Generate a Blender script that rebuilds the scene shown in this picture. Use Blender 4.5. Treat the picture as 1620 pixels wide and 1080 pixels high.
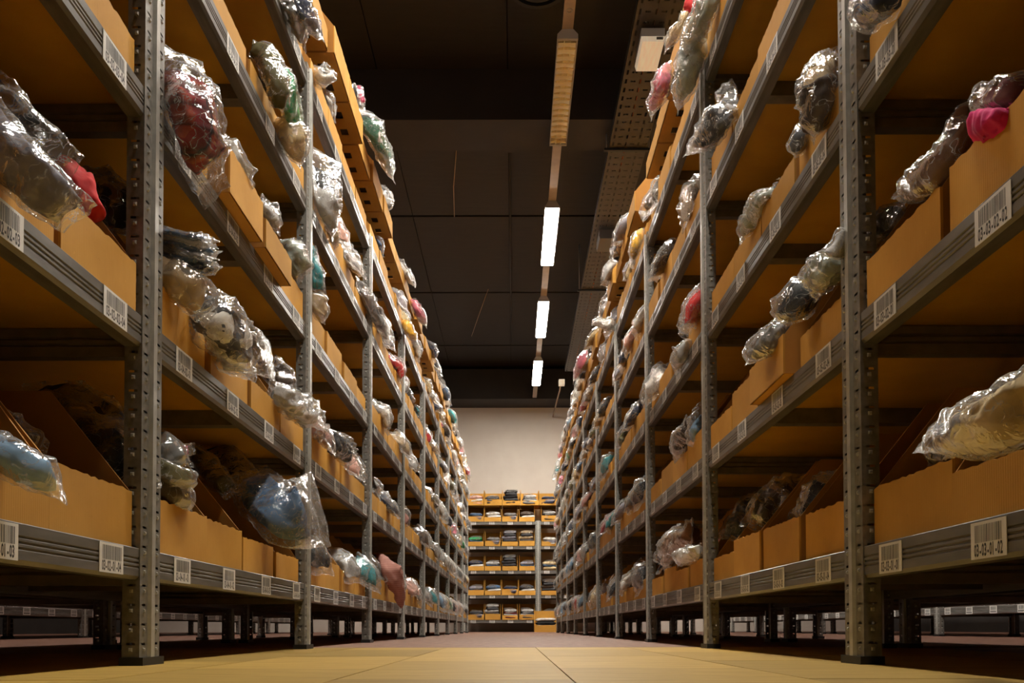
import bpy, math, random
from mathutils import Vector, Matrix, noise
random.seed(7)
PI = math.pi
for o in list(bpy.data.objects): bpy.data.objects.remove(o)
S = bpy.context.scene
C = S.collection

# ------------------------------------------------------------------ camera
F, PITCH, ROLL = 1417.66, 0.02846, -0.00196
CX, CY, CAMH = 2.877, 413.03, 0.0624
cam = bpy.data.cameras.new('camera'); cam_o = bpy.data.objects.new('camera', cam); C.objects.link(cam_o)
cam.sensor_fit = 'HORIZONTAL'; cam.sensor_width = 36; cam.lens = F / 1620 * 36
cam.shift_x = -CX / 1620; cam.shift_y = CY / 1620
cam.clip_start = 0.02; cam.clip_end = 100
CAMROT = Matrix.Rotation(PI / 2 + PITCH, 4, 'X')
cam_o.matrix_world = Matrix.Translation((0, 0, CAMH)) @ CAMROT @ Matrix.Rotation(ROLL, 4, 'Z')
S.camera = cam_o

# ------------------------------------------------------------------ world, light level
S.view_settings.view_transform = 'Standard'; S.view_settings.look = 'None'
S.view_settings.gamma = 1; S.view_settings.use_curve_mapping = False
S.view_settings.exposure = 0.2
LAMP_POWER = 190.0          # emission strength of the ceiling lamps over the aisle
SIDE_POWER = 85.0          # lamps over the neighbouring aisles
w = bpy.data.worlds.new('world'); S.world = w; w.use_nodes = True
w.node_tree.nodes['Background'].inputs[0].default_value = (0.5, 0.45, 0.4, 1)
w.node_tree.nodes['Background'].inputs[1].default_value = 0.02

# ------------------------------------------------------------------ dimensions
XL, XR = -0.636, 0.5915            # aisle faces of the two rows
Y0, BAY, PW = 1.523, 1.2, 0.085    # first post, bay length, post width
HS = [0.20, 0.60, 1.00, 1.40, 1.80]
D = 0.56                           # depth of a shelving row
NB = 10                            # bays in a row (0 is the cut-off nearest one)
CEIL = 4.42

def at(px, py, X):
    """point of the photograph's pixel on the plane x = X"""
    u, v = px - 810 - CX, py - 540 - CY
    c, s = math.cos(-ROLL), math.sin(-ROLL)
    u, v = c * u - s * v, s * u + c * v
    d = CAMROT.to_3x3() @ Vector((u, -v, -F))
    t = X / d.x
    return Vector((X, d.y * t, CAMH + d.z * t))

# ------------------------------------------------------------------ materials
def nodes(name):
    m = bpy.data.materials.new(name); m.use_nodes = True
    nt = m.node_tree; nt.nodes.clear()
    out = nt.nodes.new('ShaderNodeOutputMaterial')
    return m, nt, out
def N(nt, t, **k):
    n = nt.nodes.new(t)
    for a, b in k.items():
        if a.startswith('i_'):
            key = a[2:]
            key = int(key) if key.isdigit() else key
            n.inputs[key].default_value = b
        else: setattr(n, a, b)
    return n
def ramp(nt, fac, stops):
    r = nt.nodes.new('ShaderNodeValToRGB')
    e = r.color_ramp.elements
    while len(e) < len(stops): e.new(0.5)
    for q, (p, c) in zip(e, stops): q.position = p; q.color = (*c, 1) if len(c) == 3 else c
    nt.links.new(fac, r.inputs[0]); return r.outputs[0]
def bsdf(nt, out, col=None, rough=0.6, metal=0.0, spec=0.5):
    b = N(nt, 'ShaderNodeBsdfPrincipled')
    b.inputs['Roughness'].default_value = rough; b.inputs['Metallic'].default_value = metal
    b.inputs['Specular IOR Level'].default_value = spec
    if col is not None: b.inputs['Base Color'].default_value = (*col, 1)
    nt.links.new(b.outputs[0], out.inputs[0]); return b
def bump(nt, b, h, strength, dist=0.01):
    n = N(nt, 'ShaderNodeBump'); n.inputs['Strength'].default_value = strength; n.inputs['Distance'].default_value = dist
    nt.links.new(h, n.inputs['Height']); nt.links.new(n.outputs[0], b.inputs['Normal'])
def coords(nt, scale=(1, 1, 1), kind='Object'):
    t = N(nt, 'ShaderNodeTexCoord'); m = N(nt, 'ShaderNodeMapping'); m.inputs['Scale'].default_value = scale
    nt.links.new(t.outputs[kind], m.inputs[0]); return m.outputs[0]
def noisen(nt, vec, scale, detail=4, rough=0.5):
    n = N(nt, 'ShaderNodeTexNoise'); n.inputs['Scale'].default_value = scale; n.inputs['Detail'].default_value = detail
    n.inputs['Roughness'].default_value = rough
    nt.links.new(vec, n.inputs['Vector']); return n.outputs[0]
def plain(name, col, rough=0.6, metal=0.0, spec=0.5):
    m, nt, out = nodes(name); bsdf(nt, out, col, rough, metal, spec); return m
def mottled(name, c0, c1, scale=20, rough=0.6, metal=0.0, stretch=(1, 1, 1), bmp=0.0, lo=0.35, hi=0.65, spec=0.5):
    m, nt, out = nodes(name); b = bsdf(nt, out, None, rough, metal, spec)
    v = coords(nt, stretch); f = noisen(nt, v, scale, 5)
    nt.links.new(ramp(nt, f, [(lo, c0), (hi, c1)]), b.inputs['Base Color'])
    if bmp: bump(nt, b, f, bmp)
    return m
M = {}
M['steel'] = mottled('galvanised_steel', (0.19, 0.185, 0.165), (0.28, 0.272, 0.25), 60, 0.42, 0.35)
M['rib'] = mottled('galvanised_rib_highlight', (0.40, 0.40, 0.37), (0.52, 0.52, 0.48), 40, 0.38, 0.35)  # highlight on ribs and domes put into a lighter steel colour
M['beam'] = mottled('beam_steel', (0.14, 0.134, 0.122), (0.21, 0.20, 0.183), 14, 0.38, 0.35, (4, 0.6, 4))
M['dark_steel'] = mottled('cross_beam_steel', (0.17, 0.15, 0.105), (0.23, 0.20, 0.145), 30, 0.45, 0.4)
M['rubber'] = plain('black_plastic', (0.012, 0.012, 0.012), 0.5)
M['paper'] = plain('label_paper', (0.74, 0.72, 0.68), 0.6)
M['ink'] = plain('label_ink', (0.03, 0.03, 0.03), 0.6)
M['ink_soft'] = plain('label_barcode_ink', (0.10, 0.10, 0.095), 0.6)

def cardboard(name, c0, c1):
    m, nt, out = nodes(name); b = bsdf(nt, out, None, 0.75, 0, 0.25)
    v = coords(nt); f = noisen(nt, v, 6, 5, 0.6)
    oi = N(nt, 'ShaderNodeObjectInfo')
    col = ramp(nt, f, [(0.3, c0), (0.7, c1)])
    hsv = N(nt, 'ShaderNodeHueSaturation')
    mr = N(nt, 'ShaderNodeMapRange'); mr.inputs['To Min'].default_value = 0.82; mr.inputs['To Max'].default_value = 1.12
    nt.links.new(oi.outputs['Random'], mr.inputs[0]); nt.links.new(mr.outputs[0], hsv.inputs['Value'])
    nt.links.new(col, hsv.inputs['Color'])
    f2 = noisen(nt, v, 38, 6, 0.7); sc = ramp(nt, f2, [(0.27, (0.55, 0.5, 0.45)), (0.36, (1, 1, 1)), (0.66, (1, 1, 1)), (0.74, (1.25, 1.3, 1.4))])
    mm = N(nt, 'ShaderNodeMix', data_type='RGBA', blend_type='MULTIPLY'); mm.inputs[0].default_value = 0.8
    nt.links.new(hsv.outputs[0], mm.inputs[6]); nt.links.new(sc, mm.inputs[7]); nt.links.new(mm.outputs[2], b.inputs['Base Color'])
    wv = N(nt, 'ShaderNodeTexWave', wave_type='BANDS', bands_direction='Y'); wv.inputs['Scale'].default_value = 60
    wv.inputs['Distortion'].default_value = 0.6
    nt.links.new(v, wv.inputs['Vector'])
    mx = N(nt, 'ShaderNodeMath', operation='ADD'); nt.links.new(wv.outputs['Fac'], mx.inputs[0]); nt.links.new(f, mx.inputs[1])
    bump(nt, b, mx.outputs[0], 0.05, 0.004)
    return m
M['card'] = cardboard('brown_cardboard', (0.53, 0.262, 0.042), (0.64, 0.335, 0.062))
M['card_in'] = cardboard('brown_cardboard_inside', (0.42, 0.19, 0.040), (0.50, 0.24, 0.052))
M['slot_shade'] = plain('slot_shade_board', (0.03, 0.016, 0.008), 0.8)  # shade behind the bin base slots, put into a near-black colour
M['deck'] = mottled('hardboard_deck', (0.56, 0.29, 0.018), (0.66, 0.36, 0.028), 9, 0.55, 0, (1, 1, 1), 0, 0.3, 0.7)

def film_mat(name='clear_polybag_film', haze=0.035):
    m, nt, out = nodes(name)
    v = coords(nt)
    nz = N(nt, 'ShaderNodeTexNoise'); nz.inputs['Scale'].default_value = 38; nz.inputs['Detail'].default_value = 3; nz.inputs['Distortion'].default_value = 0.8
    nt.links.new(v, nz.inputs['Vector'])
    # sharp crease lines: 1 - |2n - 1|
    k1 = N(nt, 'ShaderNodeMath', operation='MULTIPLY_ADD'); k1.inputs[1].default_value = 2; k1.inputs[2].default_value = -1; nt.links.new(nz.outputs['Fac'], k1.inputs[0])
    k2 = N(nt, 'ShaderNodeMath', operation='ABSOLUTE'); nt.links.new(k1.outputs[0], k2.inputs[0])
    bp = N(nt, 'ShaderNodeBump'); bp.inputs['Strength'].default_value = 0.32; bp.inputs['Distance'].default_value = 0.012; bp.invert = True
    nt.links.new(k2.outputs[0], bp.inputs['Height'])
    crease = ramp(nt, k2.outputs[0], [(0.0, (1, 1, 1)), (0.05, (0, 0, 0))])
    gl = N(nt, 'ShaderNodeBsdfGlossy'); gl.inputs['Roughness'].default_value = 0.12; gl.inputs['Color'].default_value = (1, 1, 1, 1)
    nt.links.new(bp.outputs[0], gl.inputs['Normal'])
    tl = N(nt, 'ShaderNodeBsdfTranslucent'); tl.inputs['Color'].default_value = (0.85, 0.84, 0.82, 1)
    dd = N(nt, 'ShaderNodeBsdfDiffuse'); dd.inputs['Color'].default_value = (0.85, 0.84, 0.82, 1); nt.links.new(bp.outputs[0], dd.inputs['Normal'])
    dmix = N(nt, 'ShaderNodeMixShader'); dmix.inputs[0].default_value = 0.4
    nt.links.new(dd.outputs[0], dmix.inputs[1]); nt.links.new(tl.outputs[0], dmix.inputs[2])
    tr = N(nt, 'ShaderNodeBsdfTransparent'); tr.inputs['Color'].default_value = (0.96, 0.96, 0.95, 1)
    lw = N(nt, 'ShaderNodeLayerWeight'); lw.inputs['Blend'].default_value = 0.5
    pw = N(nt, 'ShaderNodeMath', operation='POWER'); pw.inputs[1].default_value = 3.0; nt.links.new(lw.outputs['Facing'], pw.inputs[0])
    hz = N(nt, 'ShaderNodeMath', operation='MULTIPLY_ADD', use_clamp=True); hz.inputs[1].default_value = 0.35; hz.inputs[2].default_value = haze
    nt.links.new(pw.outputs[0], hz.inputs[0])
    hc = N(nt, 'ShaderNodeMath', operation='MULTIPLY_ADD', use_clamp=True); hc.inputs[1].default_value = 0.35
    nt.links.new(crease, hc.inputs[0]); nt.links.new(hz.outputs[0], hc.inputs[2])
    base = N(nt, 'ShaderNodeMixShader'); nt.links.new(hc.outputs[0], base.inputs[0])
    nt.links.new(tr.outputs[0], base.inputs[1]); nt.links.new(dmix.outputs[0], base.inputs[2])
    fr = N(nt, 'ShaderNodeFresnel'); fr.inputs['IOR'].default_value = 1.38; nt.links.new(bp.outputs[0], fr.inputs['Normal'])
    gf = N(nt, 'ShaderNodeMath', operation='MULTIPLY_ADD', use_clamp=True); gf.inputs[1].default_value = 0.34; gf.inputs[2].default_value = 0.02
    nt.links.new(fr.outputs[0], gf.inputs[0])
    gmix = N(nt, 'ShaderNodeMixShader'); nt.links.new(gf.outputs[0], gmix.inputs[0])
    nt.links.new(base.outputs[0], gmix.inputs[1]); nt.links.new(gl.outputs[0], gmix.inputs[2])
    nt.links.new(gmix.outputs[0], out.inputs[0])
    return m
M['film'] = film_mat()

def cloth(name, c, var=0.5, sheen=0.5, scale=18):
    c0 = tuple(x * (1 - var * 0.5) for x in c); c1 = tuple(min(1, x * (1 + var * 0.5)) for x in c)
    return mottled('cloth_' + name, c0, c1, scale, 0.85, 0, (1, 1, 1), 0.25)
CL = {}
for n, c in dict(navy=(0.018, 0.024, 0.055), black=(0.012, 0.012, 0.014), charcoal=(0.045, 0.045, 0.05), grey=(0.19, 0.185, 0.18),
                 pale_grey=(0.42, 0.41, 0.40), denim_blue=(0.07, 0.13, 0.23), light_blue=(0.20, 0.33, 0.48), white=(0.66, 0.64, 0.60),
                 cream=(0.60, 0.46, 0.25), beige=(0.44, 0.32, 0.18), brown=(0.17, 0.075, 0.025), dark_brown=(0.055, 0.032, 0.018),
                 red=(0.50, 0.012, 0.012), maroon=(0.14, 0.02, 0.022), pink=(0.62, 0.16, 0.23), dusty_pink=(0.36, 0.16, 0.13),
                 magenta=(0.62, 0.012, 0.14), green=(0.012, 0.30, 0.10), dark_green=(0.015, 0.09, 0.045), olive=(0.10, 0.085, 0.025),
                 teal=(0.03, 0.25, 0.28), yellow=(0.75, 0.42, 0.02), sage=(0.30, 0.33, 0.28), lilac=(0.24, 0.23, 0.27),
                 pale_pink=(0.72, 0.40, 0.33)).items():
    CL[n] = cloth(n, c)
def plaid():
    m, nt, out = nodes('cloth_red_plaid'); b = bsdf(nt, out, None, 0.85)
    v = coords(nt); sx = N(nt, 'ShaderNodeSeparateXYZ'); nt.links.new(v, sx.inputs[0])
    def stripes(o, sc):
        k = N(nt, 'ShaderNodeMath', operation='MULTIPLY'); k.inputs[1].default_value = sc; nt.links.new(o, k.inputs[0])
        f = N(nt, 'ShaderNodeMath', operation='FRACT'); nt.links.new(k.outputs[0], f.inputs[0]); return f.outputs[0]
    a = ramp(nt, stripes(sx.outputs['Y'], 30), [(0.0, (0.30, 0.012, 0.016)), (0.5, (0.16, 0.01, 0.015)), (0.62, (0.012, 0.012, 0.02)), (0.85, (0.36, 0.05, 0.02))])
    c = ramp(nt, stripes(sx.outputs['Z'], 26), [(0.0, (1, 1, 1)), (0.5, (0.95, 0.8, 0.7)), (0.6, (0.3, 0.28, 0.26)), (0.9, (0.9, 0.9, 0.8))])
    mx = N(nt, 'ShaderNodeMix', data_type='RGBA', blend_type='MULTIPLY'); mx.inputs[0].default_value = 1
    nt.links.new(a, mx.inputs[6]); nt.links.new(c, mx.inputs[7]); nt.links.new(mx.outputs[2], b.inputs['Base Color']); return m
def striped(name, c0, c1, scale, axis='Z'):
    m, nt, out = nodes(name); b = bsdf(nt, out, None, 0.85)
    v = coords(nt); sx = N(nt, 'ShaderNodeSeparateXYZ'); nt.links.new(v, sx.inputs[0])
    k = N(nt, 'ShaderNodeMath', operation='MULTIPLY'); k.inputs[1].default_value = scale; nt.links.new(sx.outputs[axis], k.inputs[0])
    f = N(nt, 'ShaderNodeMath', operation='FRACT'); nt.links.new(k.outputs[0], f.inputs[0])
    nt.links.new(ramp(nt, f.outputs[0], [(0.45, c0), (0.55, c1)]), b.inputs['Base Color']); return m
CL['red_plaid'] = plaid()
CL['pink_striped'] = striped('cloth_pink_rib', (0.36, 0.15, 0.12), (0.46, 0.23, 0.18), 110)
CL['black_white_striped'] = striped('cloth_black_white', (0.01, 0.01, 0.01), (0.75, 0.73, 0.7), 13)

# ------------------------------------------------------------------ helpers
class MB:
    def __init__(s): s.v, s.f, s.m, s.sm = [], [], [], []
    def add(s, vs, fs, mi=0, smooth=False):
        o = len(s.v); s.v += [tuple(p) for p in vs]
        for f in fs: s.f.append(tuple(i + o for i in f)); s.m.append(mi); s.sm.append(smooth)
        return s
    def box(s, a, b, mi=0):
        (x0, y0, z0), (x1, y1, z1) = a, b
        x0, x1 = min(x0, x1), max(x0, x1); y0, y1 = min(y0, y1), max(y0, y1); z0, z1 = min(z0, z1), max(z0, z1)
        return s.add([(x0, y0, z0), (x1, y0, z0), (x1, y1, z0), (x0, y1, z0), (x0, y0, z1), (x1, y0, z1), (x1, y1, z1), (x0, y1, z1)],
                     [(0, 3, 2, 1), (4, 5, 6, 7), (0, 1, 5, 4), (1, 2, 6, 5), (2, 3, 7, 6), (3, 0, 4, 7)], mi)
    def quad(s, a, b, c, d, mi=0): return s.add([a, b, c, d], [(0, 1, 2, 3)], mi)
    def prism(s, poly, fn, t0, t1, mi=0):
        """poly: 2-D points; fn(p, q, t) -> 3-D"""
        n = len(poly)
        vs = [fn(p, q, t0) for p, q in poly] + [fn(p, q, t1) for p, q in poly]
        fs = [tuple(range(n)), tuple(range(2 * n - 1, n - 1, -1))] + [(i, i + n, (i + 1) % n + n, (i + 1) % n) for i in range(n)]
        return s.add(vs, fs, mi)
    def tube(s, pts, r, n=8, mi=0):
        vs, fs = [], []
        for i, p in enumerate(pts):
            p = Vector(p); t = (Vector(pts[min(i + 1, len(pts) - 1)]) - Vector(pts[max(i - 1, 0)])).normalized()
            a = t.orthogonal().normalized(); b = t.cross(a)
            vs += [p + (a * math.cos(2 * PI * k / n) + b * math.sin(2 * PI * k / n)) * r for k in range(n)]
        for i in range(len(pts) - 1):
            for k in range(n): fs.append((i * n + k, i * n + (k + 1) % n, (i + 1) * n + (k + 1) % n, (i + 1) * n + k))
        fs += [tuple(range(n - 1, -1, -1)), tuple((len(pts) - 1) * n + k for k in range(n))]
        return s.add(vs, fs, mi, True)
    def join(s, mesh_mb, mat4=None, mi=None):
        o = len(s.v)
        s.v += [tuple(mat4 @ Vector(p)) for p in mesh_mb.v] if mat4 else mesh_mb.v
        s.f += [tuple(i + o for i in f) for f in mesh_mb.f]; s.m += [mi] * len(mesh_mb.f) if mi is not None else mesh_mb.m
        s.sm += mesh_mb.sm; return s
    def mesh(s, name, mats):
        me = bpy.data.meshes.new(name); me.from_pydata(s.v, [], s.f)
        for m in mats: me.materials.append(m)
        me.polygons.foreach_set('material_index', s.m); me.polygons.foreach_set('use_smooth', s.sm)
        me.validate(); me.update()
        return me
def fixn(me):
    import bmesh
    bm = bmesh.new(); bm.from_mesh(me); bmesh.ops.recalc_face_normals(bm, faces=bm.faces); bm.to_mesh(me); bm.free(); return me
def ob(name, me, parent=None, loc=None, rz=0.0, mat=None):
    o = bpy.data.objects.new(name, me); C.objects.link(o)
    if parent: o.parent = parent
    if loc is not None: o.location = loc
    if rz: o.rotation_euler = (0, 0, rz)
    if mat is not None: o.material_slots[0].link = 'OBJECT'; o.material_slots[0].material = mat
    return o
def tag(o, label, cat, group=None, kind=None):
    o['label'] = label; o['category'] = cat
    if group: o['group'] = group
    if kind: o['kind'] = kind
    return o
def thing(name, label, cat, loc=(0, 0, 0), rz=0, group=None):
    return tag(ob(name, None, None, loc, rz), label, cat, group)
def struct(name, me, label=None, cat=None, parent=None, loc=None):
    o = ob(name, me, parent, loc)
    if not parent:
        o['kind'] = 'structure'; o['label'] = label; o['category'] = cat
    return o
ORD = ['first', 'second', 'third', 'fourth', 'fifth', 'sixth', 'seventh', 'eighth', 'ninth', 'tenth', 'eleventh', 'twelfth']
LEVEL = ['bottom shelf', 'second shelf', 'third shelf', 'fourth shelf', 'top shelf', 'upper tier']

# ------------------------------------------------------------------ the room
M['floor_far'] = mottled('red_brown_floor', (0.19, 0.105, 0.075), (0.25, 0.145, 0.105), 5, 0.6, 0, (6, 1, 1), 0, 0.3, 0.7, 0.12)
def tile_mat():
    m, nt, out = nodes('yellow_wood_floor'); b = bsdf(nt, out, None, 0.55, 0, 0.12)
    v = coords(nt, (2.2, 22, 1)); f = noisen(nt, v, 3, 8, 0.68)
    oi = N(nt, 'ShaderNodeObjectInfo'); hsv = N(nt, 'ShaderNodeHueSaturation')
    mr = N(nt, 'ShaderNodeMapRange'); mr.inputs['To Min'].default_value = 0.7; mr.inputs['To Max'].default_value = 1.12
    nt.links.new(oi.outputs['Random'], mr.inputs[0]); nt.links.new(mr.outputs[0], hsv.inputs['Value'])
    nt.links.new(ramp(nt, f, [(0.25, (0.22, 0.130, 0.024)), (0.75, (0.52, 0.335, 0.080))]), hsv.inputs['Color'])
    nt.links.new(hsv.outputs[0], b.inputs['Base Color']); bump(nt, b, f, 0.08, 0.004); return m
M['tile'] = tile_mat()
M['wall'] = mottled('beige_plaster', (0.62, 0.555, 0.49), (0.66, 0.60, 0.53), 3, 0.8)
M['wall_dark'] = mottled('dark_wall_paint', (0.02, 0.017, 0.015), (0.03, 0.025, 0.022), 3, 0.8)
M['ceil'] = mottled('dark_ceiling_paint', (0.012, 0.0092, 0.0078), (0.017, 0.0133, 0.0113), 4, 0.7, 0, (1, 6, 1))
M['ceil_gap'] = plain('ceiling_joint', (0.006, 0.005, 0.005), 0.9)
M['ceil_beam'] = mottled('dark_beam_paint', (0.017, 0.0135, 0.012), (0.023, 0.0185, 0.016), 4, 0.7)
RX, RY0, RY1 = 6.2, -4.0, 15.35
floor = struct('floor', MB().box((-RX, RY0, -0.1), (RX, RY1, -0.004)).mesh('floor', [M['floor_far']]), 'red-brown warehouse floor with a yellow wood-tiled stretch in front', 'floor')
YT = 2.93
far = struct('floor_slab', MB().box((-RX, YT, -0.004), (RX, RY1, 0)).mesh('floor_slab', [M['floor_far']]), parent=floor)
tw, tl = 0.2905, 0.61
tm = MB().box((-tw / 2 + 0.0009, -tl / 2 + 0.0009, -0.004), (tw / 2 - 0.0009, tl / 2 - 0.0009, 0)).mesh('floor_tile', [M['tile']])
th = MB().box((-tw / 2 + 0.0009, -tl / 4 + 0.0009, -0.004), (tw / 2 - 0.0009, tl / 4 - 0.0009, 0)).mesh('floor_tile_half', [M['tile']])
for i in range(-5, 5):
    x = -0.22 + tw * (i + 0.5)
    y = YT; k = 0
    if i % 2: ob('floor_tile', th, floor, (x, y - tl / 4, random.uniform(-0.0004, 0))); y -= tl / 2
    while y > -0.6:
        ob('floor_tile', tm, floor, (x, y - tl / 2, random.uniform(-0.0004, 0))); y -= tl
struct('wall_back', MB().box((-RX, RY1, 0), (RX, RY1 + 0.2, CEIL + .1)).mesh('wall_back', [M['wall']]), 'plain beige wall at the far end of the aisle', 'wall')
struct('wall_left', MB().box((-RX - 0.2, RY0, 0), (-RX, RY1, CEIL + .1)).mesh('wall_left', [M['wall_dark']]), 'dark side wall far behind the left shelves', 'wall')
struct('wall_right', MB().box((RX, RY0, 0), (RX + 0.2, RY1, CEIL + .1)).mesh('wall_right', [M['wall_dark']]), 'dark side wall far behind the right shelves', 'wall')
struct('wall_front', MB().box((-RX, RY0 - 0.2, 0), (RX, RY0, CEIL + .1)).mesh('wall_front', [M['wall_dark']]), 'dark wall behind the camera', 'wall')
ceiling = struct('ceiling', MB().box((-RX, RY0, CEIL + 0.02), (RX, RY1, CEIL + 0.2)).mesh('ceiling', [M['ceil_gap']]), 'dark brown panelled warehouse ceiling', 'ceiling')
pan_y = [RY0, -1.6, 0.6, 2.8, 5.0, 7.1, 9.36, 11.52, 13.70, RY1]
for j in range(len(pan_y) - 1):
    me = MB().box((-0.506, pan_y[j] + 0.022, 0), (0.506, pan_y[j + 1] - 0.022, 0.02)).mesh('ceiling_panel', [M['ceil']])
    for i in range(-6, 6):
        o = ob('ceiling_panel', me, ceiling, (-0.04 + 1.02 * (i + 0.5), 0, CEIL))
struct('trim_1', MB().box((-RX, 6.87, 4.02), (RX, 7.32, CEIL - 0.001)).mesh('trim_1', [M['ceil_beam']]), 'dark downstand beam crossing the ceiling', 'beam')
struct('trim_2', MB().box((-RX, 14.75, 3.86), (RX, RY1 - 0.001, CEIL - 0.06)).mesh('trim_2', [M['ceil_beam']]), 'dark bulkhead where the ceiling meets the beige wall', 'beam')

# ------------------------------------------------------------------ ceiling lamps
def emis(name, col, st):
    m, nt, out = nodes(name); e = N(nt, 'ShaderNodeEmission'); e.inputs[0].default_value = (*col, 1); e.inputs[1].default_value = st
    nt.links.new(e.outputs[0], out.inputs[0]); return m
M['lamp_on'] = emis('lamp_diffuser_lit', (1.0, 0.93, 0.82), LAMP_POWER)
M['lamp_side'] = emis('lamp_diffuser_side', (1.0, 0.82, 0.70), SIDE_POWER)
M['lamp_body'] = plain('lamp_housing_grey', (0.32, 0.31, 0.30), 0.5)
M['rail'] = mottled('lamp_rail', (0.34, 0.28, 0.23), (0.40, 0.33, 0.27), 10, 0.5, 0.2)
M['louvre'] = plain('gilded_louvre', (0.92, 0.84, 0.58), 0.2, 0.6)
M['tube'] = plain('unlit_tube', (0.8, 0.76, 0.68), 0.3)
XF, ZF, LF, WF = 0.35, 3.805, 1.27, 0.132
def fixture(y, x=XF, lit=True, side=False, label='', group=None):
    t = thing('ceiling_lamp', label, 'ceiling lamp', (x, y, ZF), 0, group)
    h = MB()
    sec = [(-WF / 2, 0.0), (WF / 2, 0.0), (WF / 2, 0.012), (0.036, 0.062), (-0.036, 0.062), (-WF / 2, 0.012)]
    if lit:
        h.prism(sec, lambda p, q, u: (p, u, q), 0, LF)
        ob('housing', fixn(h.mesh('lamp_housing', [M['lamp_body']])), t)
        ob('diffuser', MB().box((-WF / 2 + 0.008, 0.02, -0.006), (WF / 2 - 0.008, LF - 0.012, -0.0005)).mesh('lamp_diffuser', [M['lamp_side'] if side else M['lamp_on']]), t)
        return t
    # unlit lamp: open trough with louvre blades, one tube
    top = [(-WF / 2, 0.03), (WF / 2, 0.03), (0.036, 0.062), (-0.036, 0.062)]
    h.prism(top, lambda p, q, u: (p, u, q), 0, LF)
    for sx in (-1, 1): h.box((sx * WF / 2, 0, 0), (sx * (WF / 2 - 0.007), LF, 0.0299))
    for y0 in (0, LF - 0.02): h.box((-WF / 2 + .007, y0, 0), (WF / 2 - .007, y0 + 0.02, 0.0299))
    ob('housing', fixn(h.mesh('open_lamp_housing', [M['lamp_body']])), t)
    ob('reflector', MB().box((-WF / 2 + 0.0075, 0.021, 0.026), (WF / 2 - 0.0075, LF - 0.021, 0.0295)).mesh('lamp_reflector', [M['louvre']]), t)
    bl = MB().prism([(-WF / 2 + .008, .001), (WF / 2 - .008, .001), (WF / 2 - .008, .012), (0.02, .022), (-0.02, .022), (-WF / 2 + .008, .012)], lambda p, q, u: (p, u, q), -0.002, 0.002).mesh('louvre_blade', [M['louvre']])
    nb = 18
    for k in range(nb): ob('louvre_blade', bl, t, (0, 0.045 + k * (LF - 0.09) / (nb - 1), 0))
    ob('louvre_rib', MB().box((0.018, 0.021, -.001), (0.021, LF - 0.021, 0.024)).mesh('louvre_rib', [M['louvre']]), t)
    ob('louvre_rib', MB().box((-0.022, 0.021, -.001), (-0.019, LF - 0.021, 0.024)).mesh('louvre_rib', [M['louvre']]), t)
    return t
for k, y in enumerate([1.01, 3.30]):
    fixture(y, label='lit ceiling lamp above the near part of the aisle, %s before the unlit one' % ['second', 'first'][k], group='lamps along the aisle rail')
fixture(5.59, lit=False, label='unlit louvred ceiling lamp, nearest in view on the rail', group='lamps along the aisle rail')
for k, (y, lb) in enumerate([(7.88, 'lit white ceiling lamp just beyond the unlit louvred one'), (10.17, 'lit white ceiling lamp, middle of the three glowing ones'), (12.46, 'lit white ceiling lamp farthest away, above the beige wall')]):
    fixture(y, label=lb, group='lamps along the aisle rail')
rail = thing('light_rail', 'long grey-brown rail carrying the ceiling lamps', 'light rail', (XF, 0, ZF + 0.062))
rm = MB()
rm.prism([(-0.034, 0), (0.034, 0), (0.034, 0.03), (0.026, 0.045), (-0.026, 0.045), (-0.034, 0.03)], lambda p, q, u: (p, u, q), -3.9, 14.7)
ob('rail_body', fixn(rm.mesh('rail_body', [M['rail']])), rail)
for y in (0.6, 2.8, 5.25, 7.6, 9.9, 12.2, 14.4):
    ob('hanger_rod', MB().tube([(0, y, 0.045), (0, y, (4.02 if 6.87 < y < 7.32 else CEIL) - ZF - 0.062 - 0.002)], 0.005).mesh('hanger_rod', [M['lamp_body']]), rail)
def ring(r0, r1, z0, z1, n=18):
    m = MB(); vs = []
    for k in range(n):
        a = 2 * PI * k / n; c, s = math.cos(a), math.sin(a)
        vs += [(r0 * c, r0 * s, z0), (r1 * c, r1 * s, z0), (r1 * c, r1 * s, z1), (r0 * c, r0 * s, z1)]
    fs = []
    for k in range(n):
        a, b = 4 * k, 4 * ((k + 1) % n)
        for q in range(4): fs.append((a + q, b + q, b + (q + 1) % 4, a + (q + 1) % 4))
    return m.add(vs, fs)
rg = ring(0.013, 0.021, -0.003, 0).mesh('rail_socket', [M['lamp_body']])
for y in (5.20, 5.42): ob('rail_socket', rg, rail, (0, y, 0))
for sd, xc in ((-1, -2.42), (1, 2.38)):
    for k, y in enumerate((1.4, 4.6, 7.8, 11.0)):
        fixture(y, xc, True, True, '%s lit lamp over the neighbouring aisle on the %s' % (ORD[k], 'left' if sd < 0 else 'right'), 'lamps over neighbouring aisles')

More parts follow.
